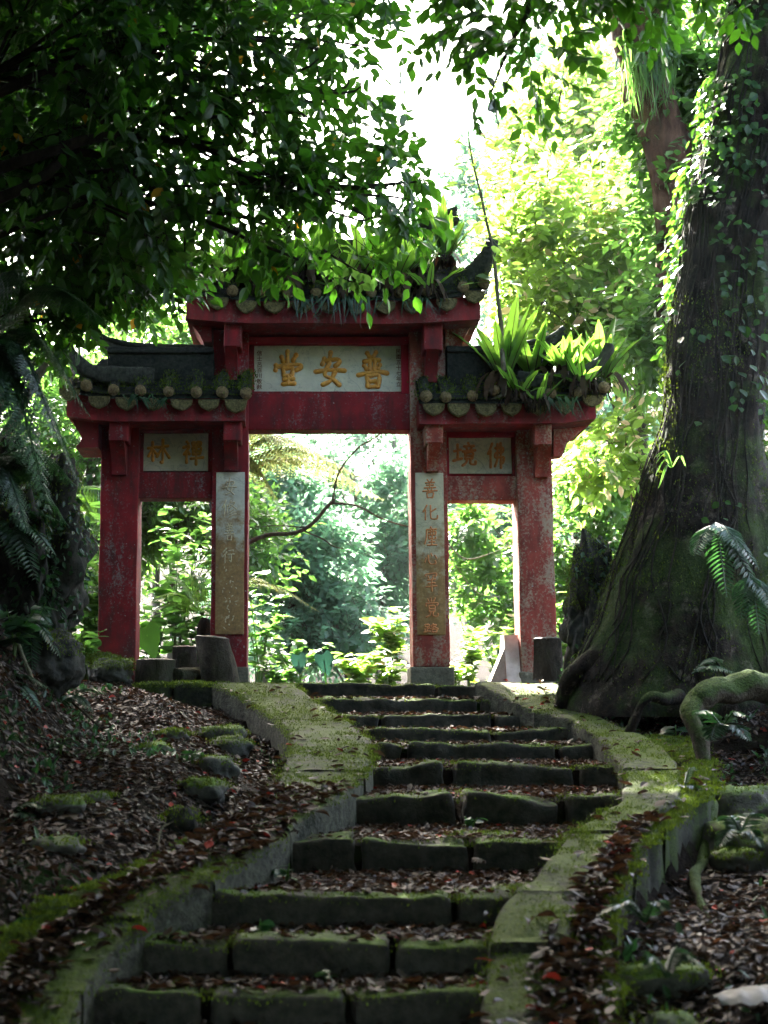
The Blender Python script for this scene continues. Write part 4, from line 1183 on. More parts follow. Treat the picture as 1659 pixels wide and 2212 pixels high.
for k, (bx_, by_, bl, lb) in enumerate((  # unseen trees added to cut light from behind and from the sides
    (-3.5, -7.0, [((-3.5, -6.5, 3.6), (3.4, 1.8, 3.2)), ((-6.5, -2.5, 4.0), (2.0, 3.0, 3.2)), ((-3.0, -6.5, 8.0), (3.5, 2.5, 2.0))], 'unseen tree added for shade behind the viewpoint on the left'),
    (3.5, -7.0, [((3.0, -6.5, 3.6), (3.6, 1.8, 3.2)), ((6.5, -2.0, 4.0), (2.0, 3.4, 3.2)), ((3.5, -6.5, 8.0), (3.5, 2.5, 2.0))], 'unseen tree added for shade behind the viewpoint on the right'),
    (-6.8, 5.5, [((-6.4, 4.5, 4.5), (1.6, 2.8, 2.8)), ((-6.6, 8.5, 5.0), (1.5, 2.4, 2.6)), ((-6.0, 12.5, 4.8), (1.2, 2.2, 2.6))], 'unseen tree added for shade on the left bank'),
    (7.5, 5.5, [((6.8, 4.0, 3.8), (1.6, 3.0, 2.8)), ((7.0, 7.6, 4.4), (1.6, 1.6, 2.8))], 'unseen tree added for shade on the right slope'))):
    g = gp(bx_, by_, -.2)
    tree('broadleaf_tree', lb, 'tree', [g, g + (.2, 0, 3), g + (0, .3, 6.5)], bl, 2000, M_lf_dark, seed=130 + k, leaf=(.26, .40), twig=.6, nl=7, droop=.2, clump=-.4, cf=.8, r=(.25, .1), fine=False)

# ------------------------------------------------------------------ sunlit trees on the right behind the gate
BG = 'sunlit trees on the right behind the gate'
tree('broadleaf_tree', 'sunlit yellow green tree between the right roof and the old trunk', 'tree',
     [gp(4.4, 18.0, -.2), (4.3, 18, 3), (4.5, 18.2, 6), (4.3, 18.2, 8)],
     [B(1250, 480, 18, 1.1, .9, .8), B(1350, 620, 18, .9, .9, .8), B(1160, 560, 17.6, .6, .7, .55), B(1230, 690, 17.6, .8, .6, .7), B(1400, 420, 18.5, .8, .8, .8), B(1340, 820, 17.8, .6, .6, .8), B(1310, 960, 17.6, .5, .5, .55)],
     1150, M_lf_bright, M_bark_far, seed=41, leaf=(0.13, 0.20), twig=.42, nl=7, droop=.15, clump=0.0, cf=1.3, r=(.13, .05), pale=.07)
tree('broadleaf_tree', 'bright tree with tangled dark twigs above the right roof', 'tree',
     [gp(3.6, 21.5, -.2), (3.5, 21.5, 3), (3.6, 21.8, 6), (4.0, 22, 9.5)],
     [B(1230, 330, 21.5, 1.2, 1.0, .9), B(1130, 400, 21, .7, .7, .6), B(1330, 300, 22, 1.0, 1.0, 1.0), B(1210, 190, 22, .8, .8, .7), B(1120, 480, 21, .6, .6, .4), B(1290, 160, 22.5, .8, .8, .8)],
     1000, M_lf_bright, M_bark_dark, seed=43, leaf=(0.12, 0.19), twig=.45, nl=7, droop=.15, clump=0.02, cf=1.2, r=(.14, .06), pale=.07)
tree('broadleaf_tree', 'leafy green tree close behind the upper half of the old trunk', 'tree',
     [gp(5.6, 16.0, -.2), (5.4, 16, 3), (5.2, 16.1, 6), (5.0, 16, 8.4)],
     [B(1470, 260, 16, .7, .8, .9), B(1530, 100, 15.6, .7, .7, .7), B(1480, 520, 15.8, .5, .6, .8), B(1440, 720, 15.6, .35, .5, .6), B(1600, 300, 15.6, .5, .5, .8), B(1660, 700, 16, .3, .6, 1.0), B(1660, 1000, 16, .3, .6, .8)],
     1250, M_lf_mid, M_bark_dark, seed=47, leaf=(0.12, 0.19), twig=.4, nl=7, droop=.25, clump=0.0, cf=1.4, r=(.14, .05))
tree('broadleaf_tree', 'shaded green tree filling the gap between the right pillar and the boulder', 'tree',
     [gp(3.9, 19.5, -.2), (3.8, 19.5, 1.5), (3.7, 19.4, 3.5)],
     [B(1290, 1080, 19.5, .8, .6, .5), B(1240, 1180, 19.5, .6, .5, .5), B(1330, 1000, 19.5, .6, .5, .4), B(1250, 1290, 19.2, .5, .4, .4), B(1080, 1150, 20.5, .7, .5, .6), B(1060, 1290, 20.5, .6, .5, .5)],
     850, M_lf_mid, M_bark_far, seed=53, leaf=(0.11, 0.18), twig=.4, nl=7, droop=.2, clump=0.0, cf=1.5, r=(.09, .035))
# mossy trunk coming down through the leaves, with a hanging beard of fern
root = empty('slanting_tree', tuple(gp(4.95, 15.6, -.2)), 'reddish slanting trunk at the top hung with a beard of grassy fern', 'tree')
t = MB(); limb(t, [gp(4.95, 15.6, -.2), P(1480, 900, 15.6), P(1450, 420, 15.6), P(1400, 180, 15.6), P(1352, -60, 15.6), P(1320, -300, 15.6)], .16, .33, 40, 16, .12, 4, 3)
t.build('trunk', M_bark_red, root)
root = empty('hanging_fern', tuple(P(1395, 130, 15.2)), 'long grassy fern beard hanging from the reddish slanting trunk', 'fern')
c = MB(); rr = np.random.default_rng(8)
for k in range(170):
    px = rr.uniform(1345, 1450); a = P(px, rr.uniform(60, 160), 15.25 + rr.uniform(-.15, .25)); L = rr.uniform(.35, .8)
    q = smooth_path([a, a + (rr.normal() * .05, -.08, -.1), a + (rr.normal() * .06, -.10, -L)], 9)
    w = 0.012 * rr.uniform(.6, 1.4) * np.sin(np.linspace(.4, 3.1, 9))[:, None]
    s = np.array([[math.cos(k), math.sin(k), 0]]) 
    V = np.stack([q - s * w, q + s * w], 1).reshape(-1, 3)
    c.add(V, np.array([(2 * i, 2 * i + 1, 2 * i + 3, 2 * i + 2) for i in range(8)]), 0, np.full(18, rr.random()))
c.build('frond_beard', M_lf_mid, root)

# ------------------------------------------------------------------ the forest beyond the gate
FAR = [
    # px, py, Y, rx, rz, n, label
    (760, 1010, 30, 1.6, 1.5, 900, 'hazy blue green tree seen through the upper middle of the gate opening'),
    (835, 1180, 29, .9, 1.6, 600, 'dark blue green tree just left of the inner right pillar, seen through the gate'),
    (640, 1210, 25, 1.2, .9, 900, 'pale green thicket tree seen through the left half of the gate opening'),
    (720, 1340, 25, 1.2, .6, 480, 'bushy green tree low in the middle of the gate opening'),
    (590, 1060, 26, .9, 1.1, 650, 'yellowish tree beside the inner left pillar, seen through the gate'),
    (1040, 1130, 28, 1.2, 1.4, 800, 'teal tree seen through the right side opening'),
    (1050, 400, 36, 1.0, 1.3, 330, 'far hazy tree standing against the white sky right of centre'),
    (1190, 230, 38, 2.0, 3.0, 800, 'tall hazy tree far behind the bright leaves near the top'),
    (980, 520, 34, 1.2, 1.0, 320, 'low hazy tree top behind the right end of the middle roof'),
    (1180, 640, 32, 2.0, 2.2, 380, 'hazy tree behind the bird nest ferns of the right roof'),
    (1360, 520, 34, 3.0, 3.5, 500, 'broad hazy tree deep behind the sunlit leaves on the right'),
    (700, 1240, 40, 2.2, 1.8, 900, 'pale misty tree farthest back in the middle of the gate opening'),
    (810, 1330, 37, 1.6, 1.2, 700, 'pale misty tree farthest back behind the bleached shrub'),
    (590, 1340, 34, 1.4, 1.2, 700, 'pale misty tree low behind the inner left pillar'),
    (850, 930, 44, 2.6, 2.4, 1100, 'pale misty tree showing just under the middle lintel'),
    (640, 960, 46, 2.2, 1.6, 700, 'pale misty tree top behind the tree fern fronds in the opening'),
    (1230, 1000, 30, 1.8, 1.8, 900, 'dim blue green tree right of the outer right pillar'),
]
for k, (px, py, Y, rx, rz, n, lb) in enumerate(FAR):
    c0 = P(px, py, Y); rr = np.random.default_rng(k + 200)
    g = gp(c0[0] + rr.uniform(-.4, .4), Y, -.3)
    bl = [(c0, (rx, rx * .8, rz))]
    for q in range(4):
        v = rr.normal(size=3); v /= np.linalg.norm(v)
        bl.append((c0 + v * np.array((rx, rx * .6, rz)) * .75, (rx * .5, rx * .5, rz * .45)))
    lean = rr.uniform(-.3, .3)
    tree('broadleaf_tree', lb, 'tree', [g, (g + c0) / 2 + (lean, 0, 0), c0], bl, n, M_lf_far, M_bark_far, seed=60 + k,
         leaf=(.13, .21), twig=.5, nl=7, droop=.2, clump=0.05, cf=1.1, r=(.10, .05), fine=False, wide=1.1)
for k, (px, py, Y, rx, rz, n, lb) in enumerate((
    (150, 760, 24, 2.4, 1.2, 900, 'green tree far behind the fern fronds on the left'),
    (350, 640, 26, 2.0, .8, 620, 'low green tree showing under the dark boughs behind the left roof'),
    (200, 950, 21, 1.4, 1.2, 800, 'bright tree behind the left end of the left roof'),
    (380, 1120, 22, 1.6, .9, 850, 'bamboo green tree seen high in the left side opening'))):
    c0 = P(px, py, Y); g = gp(c0[0], Y, -.3)
    tree('broadleaf_tree', lb, 'tree', [g, (g + c0) / 2, c0], [(c0, (rx, 1.0, rz)), (c0 + (.6 * rx, .3, -.2), (rx * .6, .8, rz * .7)), (c0 + (-.6 * rx, .3, .1), (rx * .6, .8, rz * .7))], n, M_lf_mid, M_bark_far,
         seed=90 + k, leaf=(.12, .2), twig=.5, nl=7, droop=.2, clump=0.02, cf=1.1, r=(.09, .04), fine=False)

# ------------------------------------------------------------------ shrubs and plants
def plant(name, label, cat, base, h, r, n, lmat, leaf=(.12, .2), seed=0, wide=1.2, group=None, nst=5, lean=0.5, up=.55):
    """stems fanning from one foot, leaves along the upper part"""
    root = empty(name, tuple(base), label, cat, group)
    rr = np.random.default_rng(seed)
    t = MB(); c = MB()
    for k in range(nst):
        a = rr.uniform(0, 6.283); o = np.array((math.cos(a), math.sin(a), 0)) * r * rr.uniform(.2, 1.0)
        tip = base + o + (0, 0, h * rr.uniform(.6, 1.0))
        pa = limb(t, [base, base + o * .25 + (0, 0, h * .5), tip], .008 + .006 * h, .003, 14, 5, seed=seed + k)
        m = max(2, n // nst)
        idx = rr.integers(4, 14, m)
        p = pa[idx]
        an = rr.uniform(0, 6.283, m)
        d = np.stack([np.cos(an), np.sin(an), rr.uniform(-.35, up, m)], -1)
        leaves(c, p, d, np.repeat(np.array([[0, 0, 1.0]]), m, 0) + rr.normal(size=(m, 3)) * .3, rr.uniform(leaf[0], leaf[1], m), rr, wide, True)
    t.build('stem', M_lf_mid, root); c.build('foliage', lmat, root, smooth=False)
    return root
UG = 'undergrowth behind the gate'
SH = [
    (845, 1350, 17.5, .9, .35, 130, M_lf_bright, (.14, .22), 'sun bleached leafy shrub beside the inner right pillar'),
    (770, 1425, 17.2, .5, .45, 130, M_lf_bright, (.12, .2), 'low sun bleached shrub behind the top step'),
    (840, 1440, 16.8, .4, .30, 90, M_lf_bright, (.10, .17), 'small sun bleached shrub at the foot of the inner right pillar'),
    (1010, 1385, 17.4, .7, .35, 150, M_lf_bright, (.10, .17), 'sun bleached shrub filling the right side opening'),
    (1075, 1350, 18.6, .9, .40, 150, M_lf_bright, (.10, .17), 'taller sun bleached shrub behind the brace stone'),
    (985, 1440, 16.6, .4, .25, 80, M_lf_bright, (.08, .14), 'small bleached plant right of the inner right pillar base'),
    (600, 1440, 16.8, .35, .30, 80, M_lf_mid, (.09, .15), 'low green plant behind the coping by the inner left pillar'),
    (640, 1395, 18.5, .8, .6, 150, M_lf_mid, (.10, .18), 'green shrub behind the top step on the left'),
    (560, 1300, 18.0, 1.2, .5, 160, M_lf_mid, (.10, .18), 'upright green shrub just right of the inner left pillar'),
    (380, 1250, 16.9, 1.6, .45, 210, M_lf_mid, (.13, .24), 'tall broad leaved plant in the left side opening'),
    (330, 1330, 16.6, .9, .35, 120, M_lf_mid, (.12, .22), 'leafy plant left of centre in the left side opening'),
    (430, 1340, 16.4, .7, .25, 90, M_lf_mid, (.12, .22), 'leafy plant behind the tallest tree stump'),
    (400, 1180, 18.4, 2.0, .6, 210, M_lf_mid, (.12, .2), 'tall dim shrub high in the left side opening'),
    (190, 1280, 15.6, 1.2, .28, 160, M_lf_mid, (.14, .24), 'broad leaved plant between the mossy boulder and the outer left pillar'),
    (195, 1180, 16.3, 1.9, .35, 190, M_lf_mid, (.13, .22), 'tall green shrub left of the outer left pillar'),
    (185, 1400, 15.0, .5, .2, 80, M_lf_mid, (.10, .18), 'small bright plant at the foot of the outer left pillar'),
    (1290, 1260, 16.2, 1.0, .35, 130, M_lf_bright, (.12, .2), 'pale sunlit shrub above the boulder beside the old trunk'),
    (1215, 1330, 16.5, .8, .25, 80, M_lf_mid, (.12, .2), 'green plant squeezed between the outer right pillar and the boulder'),
]
for k, (px, py, Y, h, r, n, m, lf, lb) in enumerate(SH):
    top = P(px, py, Y); g = gp(top[0], Y, -.02)
    plant('shrub', lb, 'shrub', g, max(.25, top[2] - g[2] + h * .35), r * 1.25, int(n * 1.3), m, lf, 300 + k, group=UG)

M_ear = leaf_mat('elephant_ear_leaf', (0.02, 0.06, 0.015), (0.05, 0.11, 0.025), (0.07, 0.20, 0.025), 0.45, 0.5, spec=0.2)
M_ear_dull = leaf_mat('dull_ear_leaf', (0.02, 0.05, 0.035), (0.04, 0.08, 0.06), (0.012, 0.045, 0.028), 0.3, 0.6, spec=0.1)
def heart_leaf(name, label, base, tip, size, mat, seed, group=None):
    """one big elephant ear leaf on a stalk"""
    root = empty(name, tuple(base), label, 'plant', group)
    t = MB(); limb(t, [base, (np.array(base) + tip) / 2 + (0, 0, .08), tip], .012, .007, 12, 6, seed=seed); t.build('stalk', M_lf_mid, root)
    rr = np.random.default_rng(seed)
    n, m = 15, 13
    V = []
    for i in range(n):
        v = i / (n - 1)
        w = 0.42 * (math.sin(math.pi * min(1, (v * .93 + .07)) ** .62)) ** .85
        for j in range(m):
            u = j / (m - 1) * 2 - 1
            y = v - 0.17 * abs(u) ** 1.5 * (1 - v) - .0
            z = 0.07 * abs(u) * w + .012 * math.cos(u * 20) * w - 0.22 * v * v
            V.append((u * w, y, z))
    V = np.array(V) * size
    d = unit(np.array([[rr.uniform(-.3, .4), -.22, -.9]]))[0]
    z = np.array((.1, -1.0, .12)); z = z - d * z.dot(d); z /= np.linalg.norm(z); x = np.cross(d, z)
    W = tip + V[:, :1] * x + (V[:, 1:2] - .25 * size) * d + V[:, 2:] * z
    c = MB(); i = np.arange(n - 1)[:, None] * m; j = np.arange(m - 1)[None, :]
    c.add(W, np.stack([i + j, i + j + 1, i + m + j + 1, i + m + j], -1).reshape(-1, 4), 0, np.full(len(W), rr.uniform(.3, .8)))
    c.build('leaf_blade', mat, root)
    return root
heart_leaf('elephant_ear', 'large heart shaped bright leaf beside the outer left pillar', gp(P(330, 1400, 16)[0], 16.0), P(318, 1372, 15.8), .36, M_ear, 4)
heart_leaf('elephant_ear', 'upright dull blue green heart leaf behind the top step', gp(P(650, 1430, 17)[0], 17.0), P(645, 1425, 16.9), .22, M_ear_dull, 7)
heart_leaf('elephant_ear', 'larger dull blue green heart leaf near the middle of the top step', gp(P(705, 1430, 17)[0], 17.1), P(700, 1425, 17.0), .26, M_ear_dull, 9)

# ---- pinnate fronds
def frond(mb, a, b, sag, width, npin, rr, leaflets=6, upv=(0, 0, 1), curl=.25, mat=0):
    """a compound frond from a to b; leaflets=1 gives simple pinnae"""
    a = np.array(a, float); b = np.array(b, float)
    mid = (a + b) / 2 + np.array((0, 0, sag))
    pa = smooth_path([a, mid, b], 26)
    mb.tube(pa, np.linspace(.008, .002, 26), 4, mat=mat)
    T = unit(np.gradient(pa, axis=0))
    up = np.array(upv, float)
    L = np.linalg.norm(b - a)
    hue = rr.uniform(.2, .9)
    for s in (-1, 1):
        t = np.linspace(.12, .99, npin)
        idx = t * 25
        p = np.stack([np.interp(idx, np.arange(26), pa[:, k]) for k in range(3)], -1)
        d = unit(np.stack([np.interp(idx, np.arange(26), T[:, k]) for k in range(3)], -1))
        side = unit(np.cross(d, np.repeat(up[None], npin, 0))) * s
        w = width * np.sin(np.clip(t * .92 + .08, 0, 1) ** .7 * math.pi) ** .7 + .01
        pd = unit(side + d * .45 + np.array((0, 0, -curl)) + rr.normal(size=(npin, 3)) * .06)
        nrm = np.cross(side * s, d) * 1.0
        nrm = nrm * np.sign(nrm[:, 2:3] + 1e-6)
        if leaflets <= 1:
            leaves(mb, p, pd, nrm, w, rr, 0.42, True, mat, np.clip(hue + rr.normal(size=npin) * .12, 0, .95))
        else:
            for q in range(leaflets):
                f = (q + .5) / leaflets
                for s2 in (-1, 1):
                    ps = p + pd * (w * f)[:, None]
                    ld = unit(pd * .7 + np.cross(nrm, pd) * s2 + np.array((0, 0, -.1)))
                    leaves(mb, ps, ld, nrm, w * .30 * (1.15 - f), rr, 0.75, False, mat, np.clip(hue + rr.normal(size=npin) * .12, 0, .95))

def fern_plant(name, label, base, tips, width, mat, seed, npin=20, leaflets=6, sag=.15, cat='fern', group=None, trunk=None, curl=.25):
    root = empty(name, tuple(base), label, cat, group)
    rr = np.random.default_rng(seed)
    if trunk is not None:
        t = MB(); limb(t, [trunk, (np.array(trunk) + base) / 2 + (.05, 0, 0), base], .10, .09, 20, 10, .2, 9, seed); t.build('trunk', M_bark_dark, root)
    for tp in tips:
        c = MB(); frond(c, base, tp, sag, width, npin, rr, leaflets, curl=curl)
        c.build('frond', mat, root, smooth=False)
    return root
b0 = P(-60, 760, 9.6)
fern_plant('tree_fern', 'feathery dark tree fern reaching in from the left edge', b0,
           [P(240, 700, 9.9), P(195, 900, 9.7), P(130, 960, 9.4), P(190, 1090, 9.6), P(110, 1120, 9.2), P(60, 650, 9.9), P(40, 1000, 9.2)], .34, M_fern_dark, 5, 26, 8, .38, trunk=gp(-2.6, 9.6, -.2), curl=.5)
b1 = P(-40, 1010, 9.9)
fern_plant('tree_fern', 'lower feathery fern spilling over the mossy boulder', b1,
           [P(110, 1080, 10.0), P(150, 1140, 10.1), P(60, 1150, 9.7), P(165, 1050, 10.3)], .26, M_fern_dark, 6, 24, 8, .22, curl=.5)
b2 = P(470, 1010, 17.0)
fern_plant('tree_fern', 'sunlit tree fern whose pale fronds hang inside the gate opening', b2,
           [P(790, 1035, 17.6), P(700, 985, 17.2), P(830, 1080, 18.2), P(620, 960, 16.9), P(600, 1080, 17.2)], .42, M_fern_pale, 12, 24, 8, .35, trunk=gp(P(470, 1200, 17)[0], 17.0, -.1), curl=.75)
b3 = P(500, 1260, 16.4)
fern_plant('tree_fern', 'small fern with one bleached frond beside the inner left pillar', b3,
           [P(690, 1322, 16.2), P(620, 1290, 16.6), P(560, 1350, 16.4)], .15, M_fern_pale, 13, 22, 6, .14, trunk=gp(P(500, 1300, 16.4)[0], 16.4, -.1), curl=.5)
b4 = P(440, 1330, 16.2)
fern_plant('fern', 'light green fern in the left side opening behind the stumps', b4,
           [P(330, 1290, 16.0), P(350, 1240, 16.3), P(420, 1240, 16.4), P(310, 1330, 15.9)], .2, M_fern_nest, 15, 22, 6, .15, trunk=gp(P(440, 1330, 16.2)[0], 16.2, -.1))
b5 = P(215, 1150, 17.4)
fern_plant('fern', 'bright fern behind the left end of the gate', b5, [P(150, 1090, 17.2), P(260, 1080, 17.4), P(180, 1180, 17.0), P(210, 1050, 17.6)], .3, M_fern_nest, 16, 22, 6, .2, trunk=gp(P(215, 1150, 17.4)[0], 17.4, -.1))

# ---- ferns on and around the old tree
for k, (bp, tips, w, lb) in enumerate((
    ((1545, 1130, 12.2), [(1570, 1290, 11.9), (1659, 1320, 11.8), (1640, 1230, 11.9), (1500, 1200, 12.0), (1600, 1190, 11.9)], .16, 'feathery fern on the right side of the old trunk'),
    ((1620, 1240, 11.8), [(1640, 1370, 11.5), (1690, 1350, 11.5), (1600, 1340, 11.6)], .14, 'drooping fern low at the right edge beside the old trunk'),
    ((1495, 1455, 12.0), [(1585, 1452, 11.8), (1560, 1425, 12.0)], .16, 'small bright fern behind the big surface root'),
    ((1560, 1570, 10.2), [(1500, 1540, 10.1), (1610, 1545, 10.1), (1535, 1600, 10.0), (1620, 1600, 10.0)], .12, 'fern growing under the big surface root'),
    ((1395, 1990, 6.6), [(1330, 1960, 6.6), (1290, 1975, 6.6), (1440, 1965, 6.5)], .07, 'tiny fern at the foot of the mossy kerb'),
    ((1440, 2110, 6.0), [(1520, 2085, 5.95), (1480, 2060, 6.0), (1390, 2090, 6.0)], .08, 'small fern in the leaf litter at the lower right'))):
    Yb = bp[2]
    base = P(bp[0], bp[1], Yb)
    fern_plant('fern', lb, base, [P(*q) for q in tips], w, M_fern_dark, 40 + k, 18, 1, .06)

# ---- bird nest ferns on the roofs
def nest(seed, n, L, spread, w):
    root = empty('bird_nest_fern', (0, 0, 0), 'x', 'fern')
    rr = np.random.default_rng(seed)
    m = MB()
    for k in range(40):
        a = rr.uniform(0, 6.283); d = np.array((math.cos(a), math.sin(a), 0))
        m.tube([d * .02 + (0, 0, .03), d * rr.uniform(.05, .1) + (0, 0, rr.uniform(-.02, .05)), d * rr.uniform(.08, .14) + (0, 0, rr.uniform(-.12, -.03))], (.012, .010, .004), 5)
    m.build('root_mass', M_roots, root)
    dead = MB()
    for k in range(7):
        a = rr.uniform(0, 6.283); d = np.array((math.cos(a), math.sin(a), 0)); s_ = np.array((-math.sin(a), math.cos(a), 0))
        l = L * rr.uniform(.3, .6)
        q = smooth_path([d * .03, d * l * .45 + (0, 0, .08), d * l * .8 + (0, 0, -l * .25), d * l * .85 + (0, 0, -l * .55)], 12)
        wv = (w * .35 * np.sin(np.linspace(.3, 3.0, 12)) * (1 + .3 * np.sin(np.arange(12) * 2.1 + k)))[:, None]
        dead.add(np.stack([q - s_ * wv, q + s_ * wv * .6 + (0, 0, .01)], 1).reshape(-1, 3), np.array([(2 * i, 2 * i + 1, 2 * i + 3, 2 * i + 2) for i in range(11)]), 0, np.full(24, rr.uniform(.4, .95)))
    dead.build('dead_fronds', M_litter, root, smooth=False)
    for k in range(n):
        a = k * 2.39996 + rr.uniform(-.3, .3)
        out = spread * rr.uniform(.35, 1.25)
        l = L * rr.uniform(.6, 1.1)
        d = np.array((math.cos(a), math.sin(a), 0)); s = np.array((-math.sin(a), math.cos(a), 0))
        nn = 18
        t = np.linspace(0, 1, nn)
        bend = rr.uniform(.1, .6)
        el = math.atan2(1, out) - bend * t * 1.5 * out
        step = l / (nn - 1)
        q = np.zeros((nn, 3)); q[0] = d * .03
        for i in range(1, nn):
            q[i] = q[i - 1] + (d * math.cos(el[i]) + np.array((0, 0, 1)) * math.sin(el[i])) * step
        wd = w * rr.uniform(.8, 1.2) * (np.sin(np.clip(t * .9 + .08, 0, 1) ** .8 * math.pi) ** .6) * np.where(t > .93, .6, 1)
        nrm = np.stack([-np.sin(el)[:, None] * d + np.cos(el)[:, None] * np.array((0, 0, 1))], 0)[0]
        V, R = [], []
        ph = rr.uniform(0, 6)
        for i in range(nn):
            for u in (-1, -.5, 0, .5, 1):
                wav = .10 * abs(u) ** 2 * math.sin(t[i] * 26 + ph + u * 2)
                V.append(q[i] + s * u * wd[i] * .5 + nrm[i] * (abs(u) * .22 + wav) * wd[i] * .6)
        c = MB(); i = np.arange(nn - 1)[:, None] * 5; j = np.arange(4)[None, :]
        c.add(V, np.stack([i + j, i + j + 1, i + 5 + j + 1, i + 5 + j], -1).reshape(-1, 4), 0, np.full(len(V), rr.random()))
        c.tube(q - nrm * .004, np.linspace(.006, .0015, nn), 4, mat=1)
        c.build('frond', [M_fern_nest, M_roots], root)
    return root
NESTS = [nest(1, 19, .80, .50, .125), nest(2, 17, .56, .70, .095), nest(4, 8, .34, .9, .06)]
used = [False] * 3
def put_nest(k, px, py, d, s, rz, label):
    if used[k]: o = copy_tree(NESTS[k])
    else: o = NESTS[k]; used[k] = True
    o.location = P(px, py, GY + d); o.scale = (s,) * 3; o.rotation_euler = (0, 0, rz)
    tag(o, label, 'fern', 'bird nest ferns growing on the gate roofs')
put_nest(0, 1090, 828, -.25, 1.12, 0.3, 'largest bird nest fern, tall upright fronds left on the right roof')
put_nest(1, 1150, 818, -.1, 1.25, 1.0, 'bird nest fern behind the sapling stem on the right roof')
put_nest(1, 1222, 812, -.28, 1.1, 2.2, 'bird nest fern with brown root clump near the right end of the right roof')
put_nest(2, 1163, 872, -.44, 1.1, .2, 'small bird nest fern growing out of the eaves tiles of the right roof')
put_nest(0, 1300, 826, -.1, .95, 2.0, 'bird nest fern on the far right tip of the right roof')
put_nest(0, 962, 562, -.1, .9, 4.0, 'pale sunlit bird nest fern high on the right end of the middle roof')
put_nest(1, 852, 622, -.36, 1.35, 5.0, 'bird nest fern right of centre on the middle roof eaves')
put_nest(1, 625, 615, -.36, 1.3, 3.0, 'dark bird nest fern left of centre on the middle roof eaves')
put_nest(2, 735, 630, -.40, 1.6, 3.0, 'small bird nest fern at the centre of the middle roof eaves')
put_nest(2, 790, 560, -.1, 1.6, 1.0, 'small bird nest fern against the ridge of the middle roof')
put_nest(1, 560, 620, -.34, 1.15, 1.7, 'dark bird nest fern towards the left of the middle roof eaves')
put_nest(0, 700, 600, -.15, .85, 5.2, 'bird nest fern halfway up the slope of the middle roof')
put_nest(1, 905, 600, -.2, 1.1, 2.6, 'bird nest fern below the pale one on the right of the middle roof')
put_nest(2, 925, 632, -.40, 1.4, 4.1, 'small bird nest fern at the right end of the middle roof eaves')
put_nest(2, 1120, 858, -.38, 1.3, 2.0, 'small bird nest fern beside the root of the sapling')
put_nest(2, 1262, 838, -.38, 1.5, 5.0, 'small bird nest fern between the two right hand ferns of the right roof')
for k, (px, py, d, sc) in enumerate(((440, 596, -.3, 1.0), (500, 588, -.25, 1.0), (590, 570, -.2, 1.0), (660, 596, -.3, 1.1), (775, 606, -.32, 1.1), (820, 580, -.2, 1.0))):
    put_nest(1 if k % 2 else 2, px, py, d, sc * (1.0 if k % 2 else 1.7), k * 1.3, ('bird nest fern at the left corner of the middle roof', 'bird nest fern second from the left corner of the middle roof', 'bird nest fern on the left slope of the middle roof', 'bird nest fern on the slope left of the middle of the high roof',
             'bird nest fern on the slope just right of the middle of the high roof', 'bird nest fern below the ridge right of the middle of the high roof')[k])
def strap(name, label, px, py, d, n, L, seed, spread=.09):
    """a tuft of narrow hanging fern straps"""
    o = P(px, py, GY + d); rr = np.random.default_rng(seed)
    root = empty(name, tuple(o), label, 'fern', 'strap ferns hanging over the gate eaves')
    c = MB()
    for k in range(n):
        a = o + (rr.normal() * spread, rr.normal() * .03, rr.normal() * .01); l = L * rr.uniform(.5, 1.1)
        q = smooth_path([a, a + (rr.normal() * .04, -.07, .02), a + (rr.normal() * .07, -.10, -l)], 9)
        w = (0.010 * rr.uniform(.7, 1.4) * np.sin(np.linspace(.5, 3.05, 9)))[:, None] * np.array([[1.0, .2, 0]])
        V = np.stack([q - w, q + w], 1).reshape(-1, 3)
        c.add(V, np.array([(2 * i, 2 * i + 1, 2 * i + 3, 2 * i + 2) for i in range(8)]), 0, np.full(18, rr.random()))
    c.build('fronds', M_fern_dark, root)
strap('strap_fern', 'dark strap fern hanging over the middle eaves right of centre', 760, 648, -.45, 26, .30, 1, .16)
strap('strap_fern', 'tuft of strap fern hanging near the right end of the middle eaves', 905, 652, -.45, 14, .22, 2)
strap('strap_fern', 'dark tuft of strap fern hanging at the centre of the middle eaves', 675, 650, -.45, 16, .26, 3)
strap('strap_fern', 'tuft of strap fern hanging near the right end of the right eaves', 1208, 868, -.46, 18, .22, 4)
strap('strap_fern', 'little strap fern between the dark tiles of the left eaves', 296, 862, -.46, 12, .12, 5)
strap('strap_fern', 'second little strap fern low on the left eaves', 345, 866, -.46, 12, .12, 6)
# leafy sapling rooted in the right roof
t0 = P(1090, 858, GY - .40)
root = empty('sapling', tuple(t0), 'thin leafy sapling with a grey stem rooted in the right roof', 'sapling')
t = MB(); pa = limb(t, [t0, P(1086, 800, GY - .40), P(1078, 660, GY - .42), P(1064, 545, GY - .44), P(1040, 430, GY - .45), P(1022, 350, GY - .45), P(1010, 270, GY - .45)], .034, .008, 40, 8, .1, 9, 2)
for k in range(6):
    a = rr.uniform(0, 6.28); t.tube([t0 + (0, 0, .04), t0 + (math.cos(a) * .08, math.sin(a) * .08, -.005), t0 + (math.cos(a) * .16, math.sin(a) * .12, -.03)], (.02, .014, .005), 6)
t.build('stem', M_bark_pale, root)
c = MB()
for k in range(70):
    i = rr.integers(16, 40); a = pa[i]
    d = np.array([[rr.normal(), rr.normal() * .6, rr.uniform(-.5, .3)]])
    st_ = a + d[0] / np.linalg.norm(d[0]) * rr.uniform(.02, .30)
    c.tube([a, st_], .003, 3)
    leaves(c, st_[None], d, np.array([[0, -.4, 1.0]]) + rr.normal(size=(1, 3)) * .3, np.array([rr.uniform(.12, .20)]), rr, 1.1, True)
c.build('foliage', M_lf_bright, root, smooth=False)

